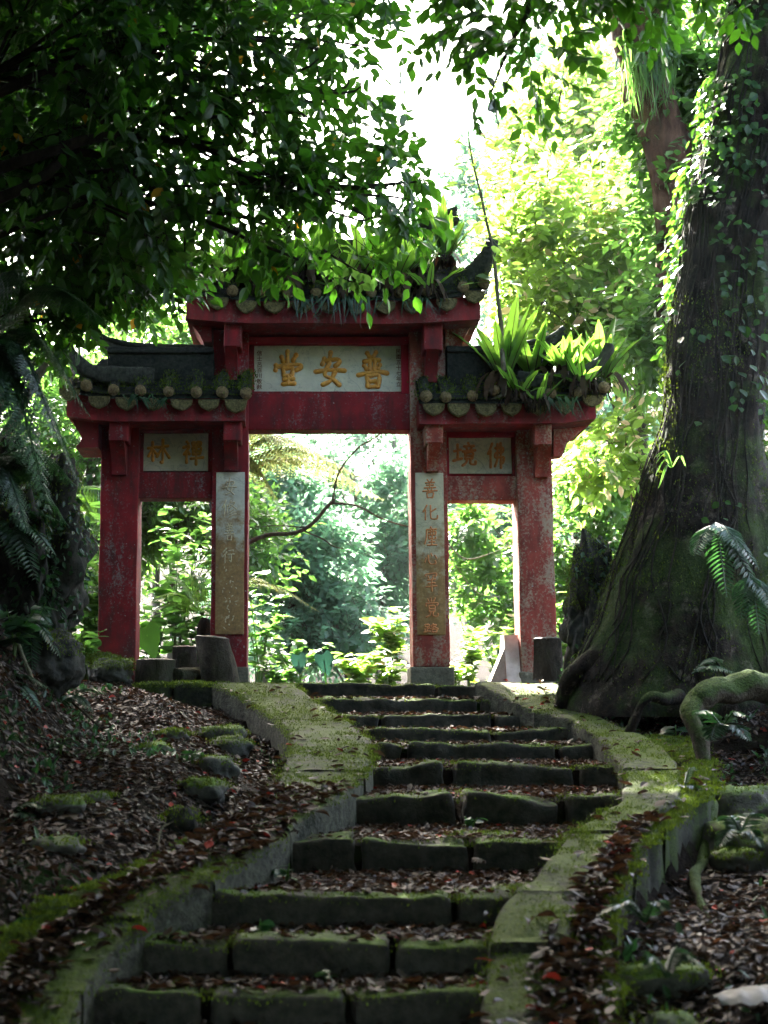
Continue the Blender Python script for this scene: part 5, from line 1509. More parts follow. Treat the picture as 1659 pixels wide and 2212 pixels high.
# ---- bare branches seen through the opening
root = empty('bare_branch', tuple(P(500, 1190, 15.9)), 'bare forked branch crossing the gate opening from behind the inner left pillar', 'branch')
t = MB(); Yb = 15.9
limb(t, [P(500, 1190, Yb), P(570, 1158, Yb), P(650, 1148, Yb), P(715, 1090, Yb), P(720, 1080, Yb)], .028, .018, 24, 8, .12, 8, 1)
limb(t, [P(718, 1084, Yb), P(732, 1020, Yb), P(770, 970, Yb), P(810, 945, Yb), P(870, 900, Yb)], .014, .006, 20, 6, .12, 8, 2)
limb(t, [P(718, 1088, Yb), P(770, 1092, Yb), P(830, 1122, Yb), P(890, 1140, Yb), P(960, 1150, Yb)], .014, .006, 20, 6, .12, 8, 3)
limb(t, [P(655, 1146, Yb), P(700, 1165, Yb), P(720, 1180, Yb), P(745, 1186, Yb)], .011, .006, 14, 6, .12, 8, 4)
limb(t, [P(660, 1140, Yb), P(600, 1135, Yb), P(565, 1138, Yb)], .009, .004, 10, 5, .1, 8, 5)
t.build('wood', M_bark_far, root)
root = empty('bare_branch', tuple(P(940, 1290, 16.4)), 'thin bare twigs drooping across the right side opening', 'branch')
t = MB()
limb(t, [P(940, 1140, 16.4), P(1000, 1205, 16.4), P(1060, 1195, 16.4), P(1115, 1170, 16.4)], .008, .004, 18, 5, .1, 8, 6)
limb(t, [P(950, 1160, 16.4), P(990, 1230, 16.4), P(1030, 1280, 16.4), P(1080, 1290, 16.4)], .007, .003, 18, 5, .1, 8, 7)
t.build('wood', M_bark_far, root)
# pale leaning trunks in the gloom on the left
for k, (pts, lb) in enumerate((([gp(-3.6, 13.6, -.1), P(60, 860, 13.4), P(150, 690, 13.2), P(205, 610, 13.1), P(300, 540, 13)], 'pale crooked trunk leaning behind the left roof in the gloom'),
                               ([gp(-3.3, 14.4, -.1), P(30, 700, 14.2), P(60, 540, 14.0), P(110, 420, 13.8)], 'second pale slender trunk near the left edge'))):
    root = empty('slender_tree', tuple(pts[0]), lb, 'tree')
    t = MB(); limb(t, pts, .06, .03, 30, 8, .12, 6, k); t.build('trunk', M_bark_pale, root)
    c = MB(); sprays(c, [(np.array(pts[-1]), (.6, .6, .4))], 60, leaf=(.08, .13), twig=.3, nl=7, seed=120 + k); c.build('crown', [M_lf_dark, M_bark_dark], root, smooth=False)

# ------------------------------------------------------------------ the old tree on the right
OT = [(-250, 1640, 1810), (0, 1592, 1765), (150, 1560, 1740), (300, 1528, 1712), (500, 1480, 1672), (700, 1456, 1658), (900, 1432, 1652), (1000, 1405, 1650), (1100, 1374, 1660), (1200, 1335, 1680), (1300, 1300, 1710), (1400, 1262, 1750), (1470, 1225, 1790), (1520, 1205, 1820)]
OY = 13.3
rows = []
for py, a, b in OT:
    L, R_ = P(a, py, OY), P(b, py, OY)
    rows.append((L[2], (L[0] + R_[0]) / 2, (R_[0] - L[0]) / 2))
rows = np.array(rows)[::-1]
zz = np.linspace(rows[0, 0] - .12, rows[-1, 0], 110)
cx = np.interp(zz, rows[:, 0], rows[:, 1]); rad = np.interp(zz, rows[:, 0], rows[:, 2])
from_z = rows[0, 0]
seg = 96
ang = np.linspace(0, 2 * math.pi, seg, endpoint=False)
V = np.zeros((len(zz), seg, 3))
for i in range(len(zz)):
    h = max(0.0, zz[i] - from_z)
    fl = np.exp(-h / 0.75)
    rb = min(rad[i], .62 + .25 * fl)                      # depth radius grows less than the side flare
    fl2 = fl * 0.9
    lobes = fl2 * (0.36 * np.maximum(0, np.cos(ang - math.radians(205))) ** 6 + .10 * np.maximum(0, np.cos(ang - math.radians(178))) ** 8 + .42 * np.maximum(0, np.cos(ang - math.radians(264))) ** 12 + .26 * np.maximum(0, np.cos(ang - math.radians(228))) ** 16 + .30 * np.maximum(0, np.cos(ang - math.radians(330))) ** 8 - .16 * np.maximum(0, np.cos(ang - math.radians(300))) ** 6 - .10 * np.maximum(0, np.cos(ang - math.radians(236))) ** 8)
    furrow = 0.022 * np.sin(ang * 9 + 1.3 * math.sin(zz[i] * 1.1)) + .010 * np.sin(ang * 17 + zz[i])
    f = 1 + lobes * (rb / rad[i]) + furrow * .8
    V[i, :, 0] = cx[i] + np.cos(ang) * rad[i] * (1 + furrow * .6 + np.where(np.cos(ang) < 0, 0, lobes * .5))
    V[i, :, 1] = OY + np.sin(ang) * rb * f
    V[i, :, 2] = zz[i]
V = V.reshape(-1, 3)
dd = V - np.stack([np.repeat(cx, seg), np.full(len(V), OY), V[:, 2]], -1)
dd = unit(dd)
sv = V * np.array((1, 1, .4))
V = V + dd * (fbm(sv, 2.2, 4, 4) * .06 + fbm(V, 7, 14, 3) * .022)[:, None]
old = empty('old_tree', (float(cx[3]), OY, float(zz[3])), 'huge dark old tree with flaring mossy base on the right of the steps', 'tree')
mb = MB()
i = np.arange(len(zz) - 1)[:, None] * seg; j = np.arange(seg)[None, :]
mb.add(V, np.stack([i + j, i + (j + 1) % seg, i + seg + (j + 1) % seg, i + seg + j], -1).reshape(-1, 4))
mb.build('trunk', M_bark_old, old)
OLD_V = V.reshape(len(zz), seg, 3)
def root_part(pts, r0, r1, seed, mat=M_bark_old):
    m_ = MB(); limb(m_, pts, r0, r1, 44, 16, .30, 6.0, seed); return m_.build('root', mat, old)
def gz_(px, py, Y, dz=0.0):
    p = P(px, py, Y); return np.array((p[0], Y, float(ground(p[0], Y)) + dz))
root_part([P(1325, 1375, 13.0), P(1270, 1440, 12.95), P(1225, 1482, 13.05), gz_(1190, 1492, 13.2, -.05)], .13, .05, 1)
# the big surface root that arches over and dives back into the ground
M_bark_root = bark_mat('root_bark', (0.020, 0.015, 0.010), (0.085, 0.065, 0.045), 0.85, 0.6, 1.0, 11)
root_part([P(1790, 1500, 12.4), P(1700, 1482, 11.6), P(1600, 1484, 11.2), P(1535, 1497, 11.0), P(1503, 1532, 10.9), P(1512, 1585, 10.7), gz_(1527, 1640, 10.4, -.05)], .15, .055, 5, M_bark_root)
root_part([P(1470, 1510, 12.2), P(1440, 1515, 11.9), P(1385, 1520, 11.8), gz_(1335, 1525, 11.9, -.02)], .06, .03, 6)
root_part([gz_(1530, 1680, 9.6, .02), gz_(1515, 1760, 9.0, .03), gz_(1500, 1850, 8.4, .02), gz_(1530, 1960, 7.5, -.04)], .045, .02, 7, M_bark_root)
# limbs far above
m_ = MB(); top = OLD_V[-1].mean(0)
limb(m_, [top, top + (.5, -1.5, 2.0), top + (.2, -4.5, 3.0)], .3, .08, 20, 10, .1, 3, 3); m_.build('limb', M_bark_old, old)

# ---- ivy on the trunk
ivy = empty('climbing_ivy', tuple(OLD_V[8, 60]), 'dark ivy climbing all over the old trunk, brightest along its left edge', 'ivy')
mb = MB(); rr = np.random.default_rng(77)
pts, nr = [], []
n = 9000
ii = rr.integers(8, len(zz), n); jj = rr.integers(int(seg * .40), int(seg * .98), n)
p = OLD_V[ii, jj]; nd = unit(p - np.stack([cx[ii], np.full(n, OY), p[:, 2]], -1))
hgt = (p[:, 2] - from_z) / (zz[-1] - from_z)
left = -nd[:, 0]
dens = .10 + .60 * sstep(.36, .66, hgt) * (.22 + 1.0 * np.clip(left, 0, 1) ** 2) + .2 * (vnoise(p, 1.6, 5))
keep = (rr.random(n) < dens * .8) & (vnoise(p, 2.4, 9) > -.25 + .5 * (hgt < .3))
p, nd = p[keep], nd[keep]; n = len(p)
off = rr.uniform(.01, .10, n) + .10 * rr.random(n) * np.clip(-nd[:, 0], 0, 1)
d = np.stack([rr.normal(size=n) * .5, rr.normal(size=n) * .3, -rr.uniform(.3, 1.2, n)], -1) + nd * .5
leaves(mb, p + nd * off[:, None], d, nd + np.array((0, 0, .5)) + rr.normal(size=(n, 3)) * .35, rr.uniform(.06, .12, n), rr, 1.45, True)
mb.build('foliage', M_lf_ivy, ivy, smooth=False)
mb = MB()
for k in range(26):
    j0 = rr.integers(int(seg * .42), int(seg * .9)); path = []
    jf = float(j0)
    for i0 in range(4, len(zz), 4):
        jf += rr.normal() * 1.2
        q = OLD_V[i0, int(jf) % seg]; path.append(q + unit((q - np.array((cx[i0], OY, q[2])))[None])[0] * .012)
    mb.tube(smooth_path(path, 60), rr.uniform(.005, .011), 5)
mb.build('vines', M_bark_dark, ivy)
# small epiphyte on the trunk's left flank
o = P(1452, 1010, 12.75)
root = empty('strap_fern', tuple(o), 'small strap leaved plant perched on the left flank of the old trunk', 'fern')
c = MB()
for k in range(7):
    e = o + (rr.uniform(-.18, .12), -.05, rr.uniform(-.2, .08))
    q = smooth_path([o, (o + e) / 2 + (0, -.05, .10), e], 9); w = (.016 * np.sin(np.linspace(.4, 3.0, 9)))[:, None] * np.array([[.8, .2, .4]])
    c.add(np.stack([q - w, q + w], 1).reshape(-1, 3), np.array([(2 * i, 2 * i + 1, 2 * i + 3, 2 * i + 2) for i in range(8)]), 0, np.full(18, .7))
c.build('fronds', M_lf_mid, root)

# ------------------------------------------------------------------ rocks
def rock(name, label, c, r, mat, seed, cat='rock', rot=0.0, rough=.22, sub=5, f=1.6, group=None):
    import bmesh
    bm = bmesh.new(); bmesh.ops.create_icosphere(bm, subdivisions=sub, radius=1.0)
    v = np.array([x.co[:] for x in bm.verts]); fs = np.array([[q.index for q in x.verts] for x in bm.faces]); bm.free()
    s = np.array(r, float)
    w = np.sign(v) * np.abs(v) ** .82
    k = 1 + rough * fbm(w + seed * 3.7, f, seed, 4) + .04 * fbm(w, 7, seed + 2, 2)
    w = w * k[:, None] * s
    ca, sa = math.cos(rot), math.sin(rot)
    w = np.stack([w[:, 0] * ca - w[:, 1] * sa, w[:, 0] * sa + w[:, 1] * ca, w[:, 2]], -1) + np.array(c)
    m_ = MB(); m_.add(w, fs)
    o = m_.build(name, mat, origin=tuple(c))
    tag(o, label, cat, group)
    MOSS_ROCK.append(w[(v[:, 2] > .15)])
    return o
MOSS_ROCK = []
rock('boulder', 'big dark mossy boulder on the left bank beside the gate', P(55, 1240, 12.6), (.44, .7, .98), M_rock_dark, 1, 'boulder', rough=.42, sub=6, f=2.2)
rock('boulder', 'low dark boulder under the left bank overhang', gz_(85, 1440, 11.9, .12), (.32, .4, .28), M_rock_dark, 2, 'boulder')
rock('boulder', 'tall dark boulder leaning behind the left flare of the old trunk', P(1285, 1345, 13.9), (.28, .4, .68), M_rock_dark, 3, 'boulder', rough=.4, sub=6, f=2.4)
rock('mossy_stone', 'rounded mossy stone at the foot of the outer left pillar', P(243, 1455, 14.6), (.20, .2, .15), M_rock, 4)
rock('mossy_stone', 'low mossy stone behind the rounded one by the left pillar', P(225, 1442, 14.8), (.17, .16, .15), M_rock, 44)
LR = [((480, 1592), (.20, .22, .12), 'largest moss cushion stone on the leaf slope left of the steps'), ((500, 1610), (.17, .16, .11), 'moss covered stone beside the largest one on the leaf slope'),
      ((375, 1615), (.12, .12, .08), 'flat mossy stone farthest left in the cluster on the leaf slope'), ((340, 1650), (.10, .1, .07), 'small dark mossy stone at the left end of the cluster'),
      ((472, 1662), (.14, .13, .11), 'round moss cushion stone below the largest one'), ((440, 1715), (.15, .17, .09), 'lowest moss covered stone running down the leaf slope'),
      ((395, 1775), (.10, .1, .10), 'bare brown stone block half buried beside the left parapet'), ((130, 1790), (.15, .13, .06), 'mossy hump among dead leaves at lower left'),
      ((200, 1760), (.11, .1, .05), 'small mossy hump above the one at lower left'), ((120, 1870), (.14, .12, .06), 'mossy hump beside the lower left kerb')]
for k, ((px, py), r, lb) in enumerate(LR):
    Y = solve_Y(py, -.02)
    rock('mossy_stone', lb, gz_(px, py, Y, r[2] * .35), r, M_rock if k != 6 else M_rock_dark, 10 + k, sub=4)
RRK = [((1600, 1590), 9.9, (.30, .3, .2), 'mossy boulder at the right edge under the surface root'), ((1630, 1700), 9.0, (.28, .3, .18), 'green mossy boulder at the right edge below the root'),
       ((1585, 1740), 8.8, (.14, .14, .09), 'small mossy stone left of the green boulder at the right'), ((1450, 2140), 6.2, (.16, .14, .13), 'round dark mossy stone in the litter at lower right'),
       ((1430, 2065), 6.8, (.24, .12, .08), 'long flat mossy stone beside the lower right kerb'), ((1430, 2200), 5.7, (.22, .16, .08), 'flat mossy stone at the bottom right')]
for k, ((px, py), Y, r, lb) in enumerate(RRK):
    rock('mossy_stone', lb, gz_(px, py, Y, r[2] * .4), r, M_rock, 30 + k, sub=4)
# flat stone lying on the tread
rock('flat_stone', 'flat yellow green stone lying on the wide step', np.array((P(1040, 1797, 8.75)[0], 8.75, float(tread(8.75)) + .01)), (.24, .13, .035), M_cop, 60, rough=.12, sub=4)

# creeping leaves over the two big boulders
for k, lb in ((0, 'dark creeping leaves covering the face of the left boulder'), (2, 'dark creeping leaves on the boulder behind the old trunk')):
    ob = [o for o in bpy.data.objects if o.name.startswith('boulder')][k]
    vv = np.array([q.co[:] for q in ob.data.vertices]); nn_ = np.array([q.normal[:] for q in ob.data.vertices])
    rr = np.random.default_rng(70 + k)
    q = np.flatnonzero((nn_[:, 1] < .35)); q = q[rr.integers(0, len(q), 2600 if k == 0 else 900)]
    p = vv[q] + np.array(ob.location); nd = nn_[q]
    kp = fbm(p, 2.6, 5 + k) > (-.15 if k == 0 else .1)
    p, nd = p[kp], nd[kp]; n = len(p)
    mb = MB()
    leaves(mb, p + nd * rr.uniform(.005, .05, (n, 1)), nd * .5 + rr.normal(size=(n, 3)) * .5 + np.array((0, 0, -.7)), nd + rr.normal(size=(n, 3)) * .4, rr.uniform(.03, .085, n), rr, 1.0, True)
    tag(mb.build('creeping_plant', M_fern_dark, smooth=False), lb, 'plant', kind='stuff')
# ------------------------------------------------------------------ stumps and logs by the pillars
M_wood_dark = bark_mat('stump_bark', (0.018, 0.014, 0.010), (0.065, 0.05, 0.036), 0.25, 0.3, .35, 9)
M_wood_cut = simple('weathered_cut_wood', (0.035, 0.025, 0.018), (0.10, 0.075, 0.05), 30, .9)
def stump(label, px0, px1, top, bot, Y, seed, lean=0.0, taper=1.1, slope=0.0):
    a, b = P(px0, top, Y), P(px1, top, Y)
    z0 = P(VPX, bot, Y)[2] - .04; r = (b[0] - a[0]) / 2; c = (a[0] + b[0]) / 2
    root = empty('tree_stump', (c, Y, z0), label, 'stump')
    m_ = MB(); n, sg = 14, 28
    an = np.linspace(0, 6.2832, sg, endpoint=False)
    V = np.array([[(c + lean * (1 - t) + math.cos(q) * r * (1 + (taper - 1) * (1 - t) ** 1.5), Y + math.sin(q) * r * .95, z0 + (a[2] - z0) * t + slope * math.cos(q) * r * t) for q in an] for t in np.linspace(0, 1, n)]).reshape(-1, 3)
    dn = np.stack([np.tile(np.cos(an), n), np.tile(np.sin(an), n), np.zeros(n * sg)], -1)
    V = V + dn * (fbm(V * np.array((1, 1, .3)), 6, seed) * .022 + fbm(V * np.array((1, 1, .12)), 22, seed + 3, 2) * .013)[:, None]
    i = np.arange(n - 1)[:, None] * sg; j = np.arange(sg)[None, :]
    m_.add(V, np.stack([i + j, i + (j + 1) % sg, i + sg + (j + 1) % sg, i + sg + j], -1).reshape(-1, 4))
    m_.build('bark', M_wood_dark, root)
    m_ = MB(); ring = V[-sg:]; ce = ring.mean(0)
    tt = np.array([1.0, .8, .55, .3])
    W = np.concatenate([ce + (ring - ce) * s for s in tt] + [ce[None]])
    W[sg:, 2] += .012 + fbm(W[sg:], 14, seed) * .008
    f = [(r_ * sg + q, r_ * sg + (q + 1) % sg, (r_ + 1) * sg + (q + 1) % sg, (r_ + 1) * sg + q) for r_ in range(3) for q in range(sg)] + [(3 * sg + q, 3 * sg + (q + 1) % sg, 4 * sg) for q in range(sg)]
    m_.add(W, f); m_.build('cut_top', M_wood_cut, root)
    return root
stump('tallest tree stump, leaning against the inner left pillar', 419, 497, 1378, 1475, 14.75, 1, .10, 1.12, -.1)
stump('dark upright stump behind the log between the left pillars', 373, 424, 1398, 1450, 15.2, 2)
stump('broad low stump beside the mossy stone at the outer left pillar', 292, 378, 1426, 1480, 14.6, 3, 0, 1.02)
stump('rotten brown stump at the foot of the outer right pillar', 1148, 1212, 1380, 1462, 14.75, 4, 0, 1.0)
m_ = MB(); a = P(378, 1462, 14.55); b = P(440, 1458, 15.0)
m_.tube(np.linspace(a, b, 12), .09, 16, noise=.1, f=6, seed=3)
tag(m_.build('log', M_wood_dark), 'short grey log lying between two stumps on the left', 'log')
# fallen sticks and roots on the slope
for k, (pts, r, lb) in enumerate((([(60, 1480, 13.2), (140, 1520, 12.8), (215, 1560, 12.4)], .016, 'long thin stick lying on the upper left slope'),
                                  ([(20, 1440, 11.5), (45, 1520, 11.3), (75, 1590, 11.0)], .026, 'pale root running down the left bank'),
                                  ([(340, 1790, 8.2), (350, 1745, 8.6), (375, 1735, 8.8)], .010, 'curved twig on the leaf slope by the left parapet'),
                                  ([(1258, 1985, 6.75), (1275, 2060, 6.4), (1310, 2100, 6.2)], .007, 'thin twig lying along the lower right kerb'))):
    m_ = MB(); limb(m_, [gz_(x, y, Y, .05 + r) for x, y, Y in pts], r, r * .6, 16, 7, .15, 8, k)
    tag(m_.build('stick', M_bark_pale if k == 1 else M_wood_dark), lb, 'stick')
# large fallen grey leaf
rr = np.random.default_rng(3)
def big_leaf(label, c, L, w, ang, mat, seed, tilt=.25):
    n, m = 16, 9
    V = []
    for i in range(n):
        v = i / (n - 1)
        ww = w * math.sin(math.pi * (v * .94 + .05) ** .75) ** .8
        for j in range(m):
            u = j / (m - 1) * 2 - 1
            V.append((u * ww, (v - .5) * L, .10 * L * (1 - (2 * v - 1) ** 2) * .5 - .35 * ww * abs(u) ** 1.7 + .010 * math.sin(v * 30 + abs(u) * 4)))
    V = np.array(V); ca, sa = math.cos(ang), math.sin(ang)
    V = np.stack([V[:, 0] * ca - V[:, 1] * sa, V[:, 0] * sa + V[:, 1] * ca, V[:, 2] + .03], -1) + c
    m_ = MB(); i = np.arange(n - 1)[:, None] * m; j = np.arange(m - 1)[None, :]
    m_.add(V, np.stack([i + j, i + j + 1, i + m + j + 1, i + m + j], -1).reshape(-1, 4), 0, np.full(len(V), .5))
    return tag(m_.build('fallen_leaf', mat), label, 'leaf')
M_greyleaf = leaf_mat('grey_dead_leaf', (0.03, 0.036, 0.036), (0.055, 0.062, 0.062), (0.03, 0.03, 0.03), .1, .6)
big_leaf('huge grey fallen leaf at the right edge near the bottom', gz_(1640, 2090, 6.4, .06), .50, .11, -1.15, M_greyleaf, 1)
big_leaf('curled pale dead leaf leaning in the joint of a lower step', np.array((P(1030, 1870, 8.3)[0], 8.25, float(tread(8.2)) + .07)), .16, .03, .3, M_litter, 2)

# ------------------------------------------------------------------ leaf litter, moss, small growth
def in_view(x, y):
    z = ground(x, y)
    c, s = math.cos(PITCH), math.sin(PITCH)
    dz = z - EYE
    dep = y * c + dz * s; v = -y * s + dz * c
    px = VPX + FPX * x / dep; py = 1106 - FPX * v / dep
    return (px > -150) & (px < 1810) & (py < 2330)
def scatter(n, y0, y1, x0, x1, seed):
    r = np.random.default_rng(seed)
    # even in the picture's eye would be wrong: even on the ground
    y = r.uniform(y0, y1, n); x = r.uniform(x0, x1, n)
    k = in_view(x, y)
    return x[k], y[k], r
litter = MB()
def lay(x, y, z, r, size=(.035, .085), tilt=.34, lift=.015, slope=True):
    n = len(x)
    if n == 0: return
    an = r.uniform(0, 6.283, n)
    e = .06
    if slope:
        sx = np.clip((ground(x + e, y) - ground(x - e, y)) / (2 * e), -.8, .8); sy_ = np.clip((ground(x, y + e) - ground(x, y - e)) / (2 * e), -.6, .6)
    else:
        sx = np.zeros(n); sy_ = np.zeros(n)
    up = np.stack([-sx, -sy_, np.ones(n)], -1) + r.normal(size=(n, 3)) * tilt
    up[:, 2] = np.abs(up[:, 2])
    d = np.stack([np.cos(an), np.sin(an), r.normal(size=n) * .25 + sx * np.cos(an) + sy_ * np.sin(an)], -1)
    p = np.stack([x, y, z + r.uniform(.004, lift, n)], -1)
    rn = r.random(n) ** 2.0 * .95
    rn = np.where(r.random(n) < .016, 1.0, rn)
    leaves(litter, p, d, up, size[0] + (size[1] - size[0]) * r.random(n) ** 1.5, r, .9, True, 0, rn, curl=.5)
# slopes and treads
x, y, r = scatter(84000, 4.6, 15.0, -3.6, 5.0, 1)
xlo, xli, xri, xro = _i(y, RL, 1), _i(y, RL, 2), _i(y, RR, 2), _i(y, RR, 1)
xk = np.where(y < RK[0, 0], np.maximum(_i(y, RK, 1), xro), xro)
intr = (x > xli + .02) & (x < xri - .02)
slope_ = (x < xlo - .02) | (x > xk + .02)
cl = fbm(np.stack([x, y, x * 0], -1), 1.3, 21)
kp = slope_ & (cl > -.75)
lay(x[kp], y[kp], ground(x[kp], y[kp]), r, lift=.03)
# treads: thick litter against the back of each tread, thin at the lip
kt = intr & (y < 14.3)
yb = np.array([RY[RY > q].min() if (RY > q).any() else RY[0] for q in y[kt]]); yf = np.array([RY[RY <= q].max() if (RY <= q).any() else q - .5 for q in y[kt]])
t = np.clip((y[kt] - yf) / np.maximum(yb - yf, .05), 0, 1)
def tread_litter(xx, yy, tt, yf_, yb_, lo, rnd_, sz):
    ok = (tt > lo + .12 * rnd_.random(len(tt))) & (yy < yb_ - .015)
    kz = np.interp(yf_, RY[::-1], RZ[::-1])
    z = np.where(yy - yf_ < .27, kz + .002, np.array(tread(yy)) + .004) + .022 * tt ** 2
    lay(xx[ok], yy[ok], z[ok], rnd_, size=sz, lift=.014, slope=False, tilt=.26)
tread_litter(x[kt], y[kt], t, yf, yb, .05, r, (.035, .08))
x2, y2, r2 = scatter(26000, 4.8, 14.3, -1.4, 3.0, 5)
xi1, xi2 = _i(y2, RL, 2), _i(y2, RR, 2)
kt = (x2 > xi1 + .02) & (x2 < xi2 - .02)
yb = np.array([RY[RY > q].min() if (RY > q).any() else RY[0] for q in y2[kt]]); yf = np.array([RY[RY <= q].max() if (RY <= q).any() else q - .5 for q in y2[kt]])
t = np.clip((y2[kt] - yf) / np.maximum(yb - yf, .05), 0, 1)
tread_litter(x2[kt], y2[kt], t, yf, yb, .2, r2, (.04, .085))
mt = MB(); rt = np.random.default_rng(17)
xt, yt, rt = scatter(900, 4.8, 14.2, -3.2, 4.6, 17)
for a_, b_ in zip(xt, yt):
    if _i(b_, RL, 1) - .05 < a_ < _i(b_, RK, 1) + .05: continue
    an = rt.uniform(0, 3.14); l = rt.uniform(.06, .28); z0_ = float(ground(a_, b_)) + .03
    e = np.array((math.cos(an) * l, math.sin(an) * l, 0)); e[2] = float(ground(a_ + e[0], b_ + e[1])) + .03 - z0_
    c0 = np.array((a_, b_, z0_))
    litter.tube([c0, c0 + e * .5 + (rt.normal() * .015, rt.normal() * .015, .012), c0 + e], rt.uniform(.002, .005), 4, rnd=rt.uniform(.2, .9))
# scattered on the copings, thick in the lower right gutter
for tops, n, sd, lo in ((topL, 420, 3, 0), (topR, 330, 4, 0), (topK, 160, 5, 0)):
    rr_ = np.random.default_rng(sd); k = rr_.integers(0, len(tops), n); q = tops[k]
    w = np.where(q[:, 1] < 9.5, 1.0, .4) if sd != 4 else np.where(q[:, 1] < 6.5, 1.0, .4)
    q = q[rr_.random(n) < w]
    lay(q[:, 0] + rr_.normal(size=len(q)) * .03, q[:, 1] + rr_.normal(size=len(q)) * .04, q[:, 2] + .004, rr_, size=(.05, .11), tilt=.25, lift=.012, slope=False)
rr_ = np.random.default_rng(9)
yq = rr_.uniform(4.8, 8.6, 1500); g0 = _i(yq, RR, 1); g1 = _i(yq, RK, 2); xq = g0 - .16 * (yq < 6.6) + (g1 - g0 + .08 + .16 * (yq < 6.6)) * rr_.random(1500)
lay(xq, yq, S(yq) + HCR + .005 - .02, rr_, size=(.05, .11), tilt=.35, lift=.03, slope=False)
yq = rr_.uniform(4.8, 9.3, 2200); g0 = _i(yq, RL, 1); xq = g0 + (_i(yq, RL, 2) - g0) * rr_.random(2200) ** 1.6 * np.where(yq > 7.6, .95, .5)
lay(xq, yq, S(yq) + HCL + .004, rr_, size=(.05, .11), tilt=.3, lift=.02, slope=False)
rr_ = np.random.default_rng(19)
q = topR[topR[:, 1] > 13.0]; q = q[rr_.integers(0, len(q), 70)]
leaves(litter, q + np.stack([rr_.uniform(-.05, .35, 70), rr_.uniform(-.3, .3, 70), rr_.uniform(.004, .02, 70)], -1), np.stack([rr_.normal(size=70), rr_.normal(size=70), rr_.normal(size=70) * .2], -1), np.array([[0, 0, 1.0]]) + rr_.normal(size=(70, 3)) * .45, rr_.uniform(.04, .09, 70), rr_, 1.1, True, 0, np.where(rr_.random(70) < .6, 1.0, rr_.random(70) * .9), curl=.5)
tag(litter.build('leaf_litter', M_litter, origin=(0, 8, 0), smooth=False), kind='stuff')

# moss blades along the stone edges
def moss(pts, n, seed, size=(.010, .022), thr=-.2):
    r = np.random.default_rng(seed)
    q = pts[r.integers(0, len(pts), n * 2)] + r.normal(size=(n * 2, 3)) * np.array((.034, .034, .003))
    q = q[(fbm(q, 2.6, 31) * .7 + fbm(q, 9, 37) * .45 + r.normal(size=len(q)) * .35) > thr][:n]
    n = len(q)
    d = np.stack([r.normal(size=n) * .5, r.normal(size=n) * .5, np.ones(n)], -1); d = unit(d)
    s = unit(np.cross(d, r.normal(size=(n, 3)))); L = r.uniform(size[0], size[1], n)[:, None]
    V = np.stack([q - s * L * .3 - d * .004, q + s * L * .3 - d * .004, q + d * L], 1).reshape(-1, 3)
    mb = MB(); mb.add(V, (np.arange(n * 3)).reshape(-1, 3), 0, np.repeat(r.random(n), 3))
    return mb
def add_moss(parent, pts, n, seed, **k):
    tag(moss(pts, n, seed, **k).build('moss', M_moss, parent, smooth=False), kind='stuff')
add_moss(stair, np.concatenate(MOSS_PTS[:-2]), 17000, 1, thr=.0, size=(.006, .018))
add_moss(par_l, topL, 34000, 2, thr=.15, size=(.006, .017))
add_moss(par_r, topR, 24000, 3, thr=.30, size=(.006, .017))
add_moss(kb, topK, 22000, 4, thr=-.9)
add_moss(ke, topE, 12000, 5, thr=-.9)
add_moss(te, np.concatenate(MOSS_PTS[-2:]), 4000, 6, thr=-.6)
add_moss(old, np.concatenate([OLD_V[2:52, int(seg * .48):int(seg * .98)] * (1 - w_) + OLD_V[3:53, int(seg * .48):int(seg * .98)] * w_ for w_ in (0, .17, .33, .5, .67, .83)]).reshape(-1, 3), 15000, 8, thr=.2, size=(.010, .024))
allr = np.concatenate(MOSS_ROCK)
tag(moss(allr, 30000, 7, thr=-.15).build('moss', M_moss, origin=(0, 8, 0), smooth=False), kind='stuff')

# low green growth on the banks
gc = MB(); x, y, r = scatter(16000, 5.0, 14.6, -3.8, 5.2, 12)
xlo = _i(y, RL, 1); xk = np.where(y < RK[0, 0], np.maximum(_i(y, RK, 1), _i(y, RR, 1)), _i(y, RR, 1))
dl = xlo - x; dr = x - xk
m1 = fbm(np.stack([x, y, 0 * x], -1), 1.6, 55)
k = ((dl > 1.3) & (m1 > -.2)) | ((dl > .1) & (dl < 1.4) & (m1 > .62)) | ((dr > .5) & (y > 8) & (m1 > .0)) | ((dr > .02) & (dr < .30) & (m1 > .1)) | ((dr > .3) & (m1 > .75))
x, y = x[k], y[k]; n = len(x)
d = np.stack([r.normal(size=n) * .7, r.normal(size=n) * .7, r.uniform(.1, 1.0, n)], -1)
leaves(gc, np.stack([x, y, ground(x, y) + r.uniform(.0, .05, n)], -1), d, np.repeat(np.array([[0, -.3, 1.0]]), n, 0) + r.normal(size=(n, 3)) * .4, r.uniform(.03, .085, n), r, .8, True)
tag(gc.build('ground_cover', M_fern_dark, origin=(0, 8, 0), smooth=False), kind='stuff')
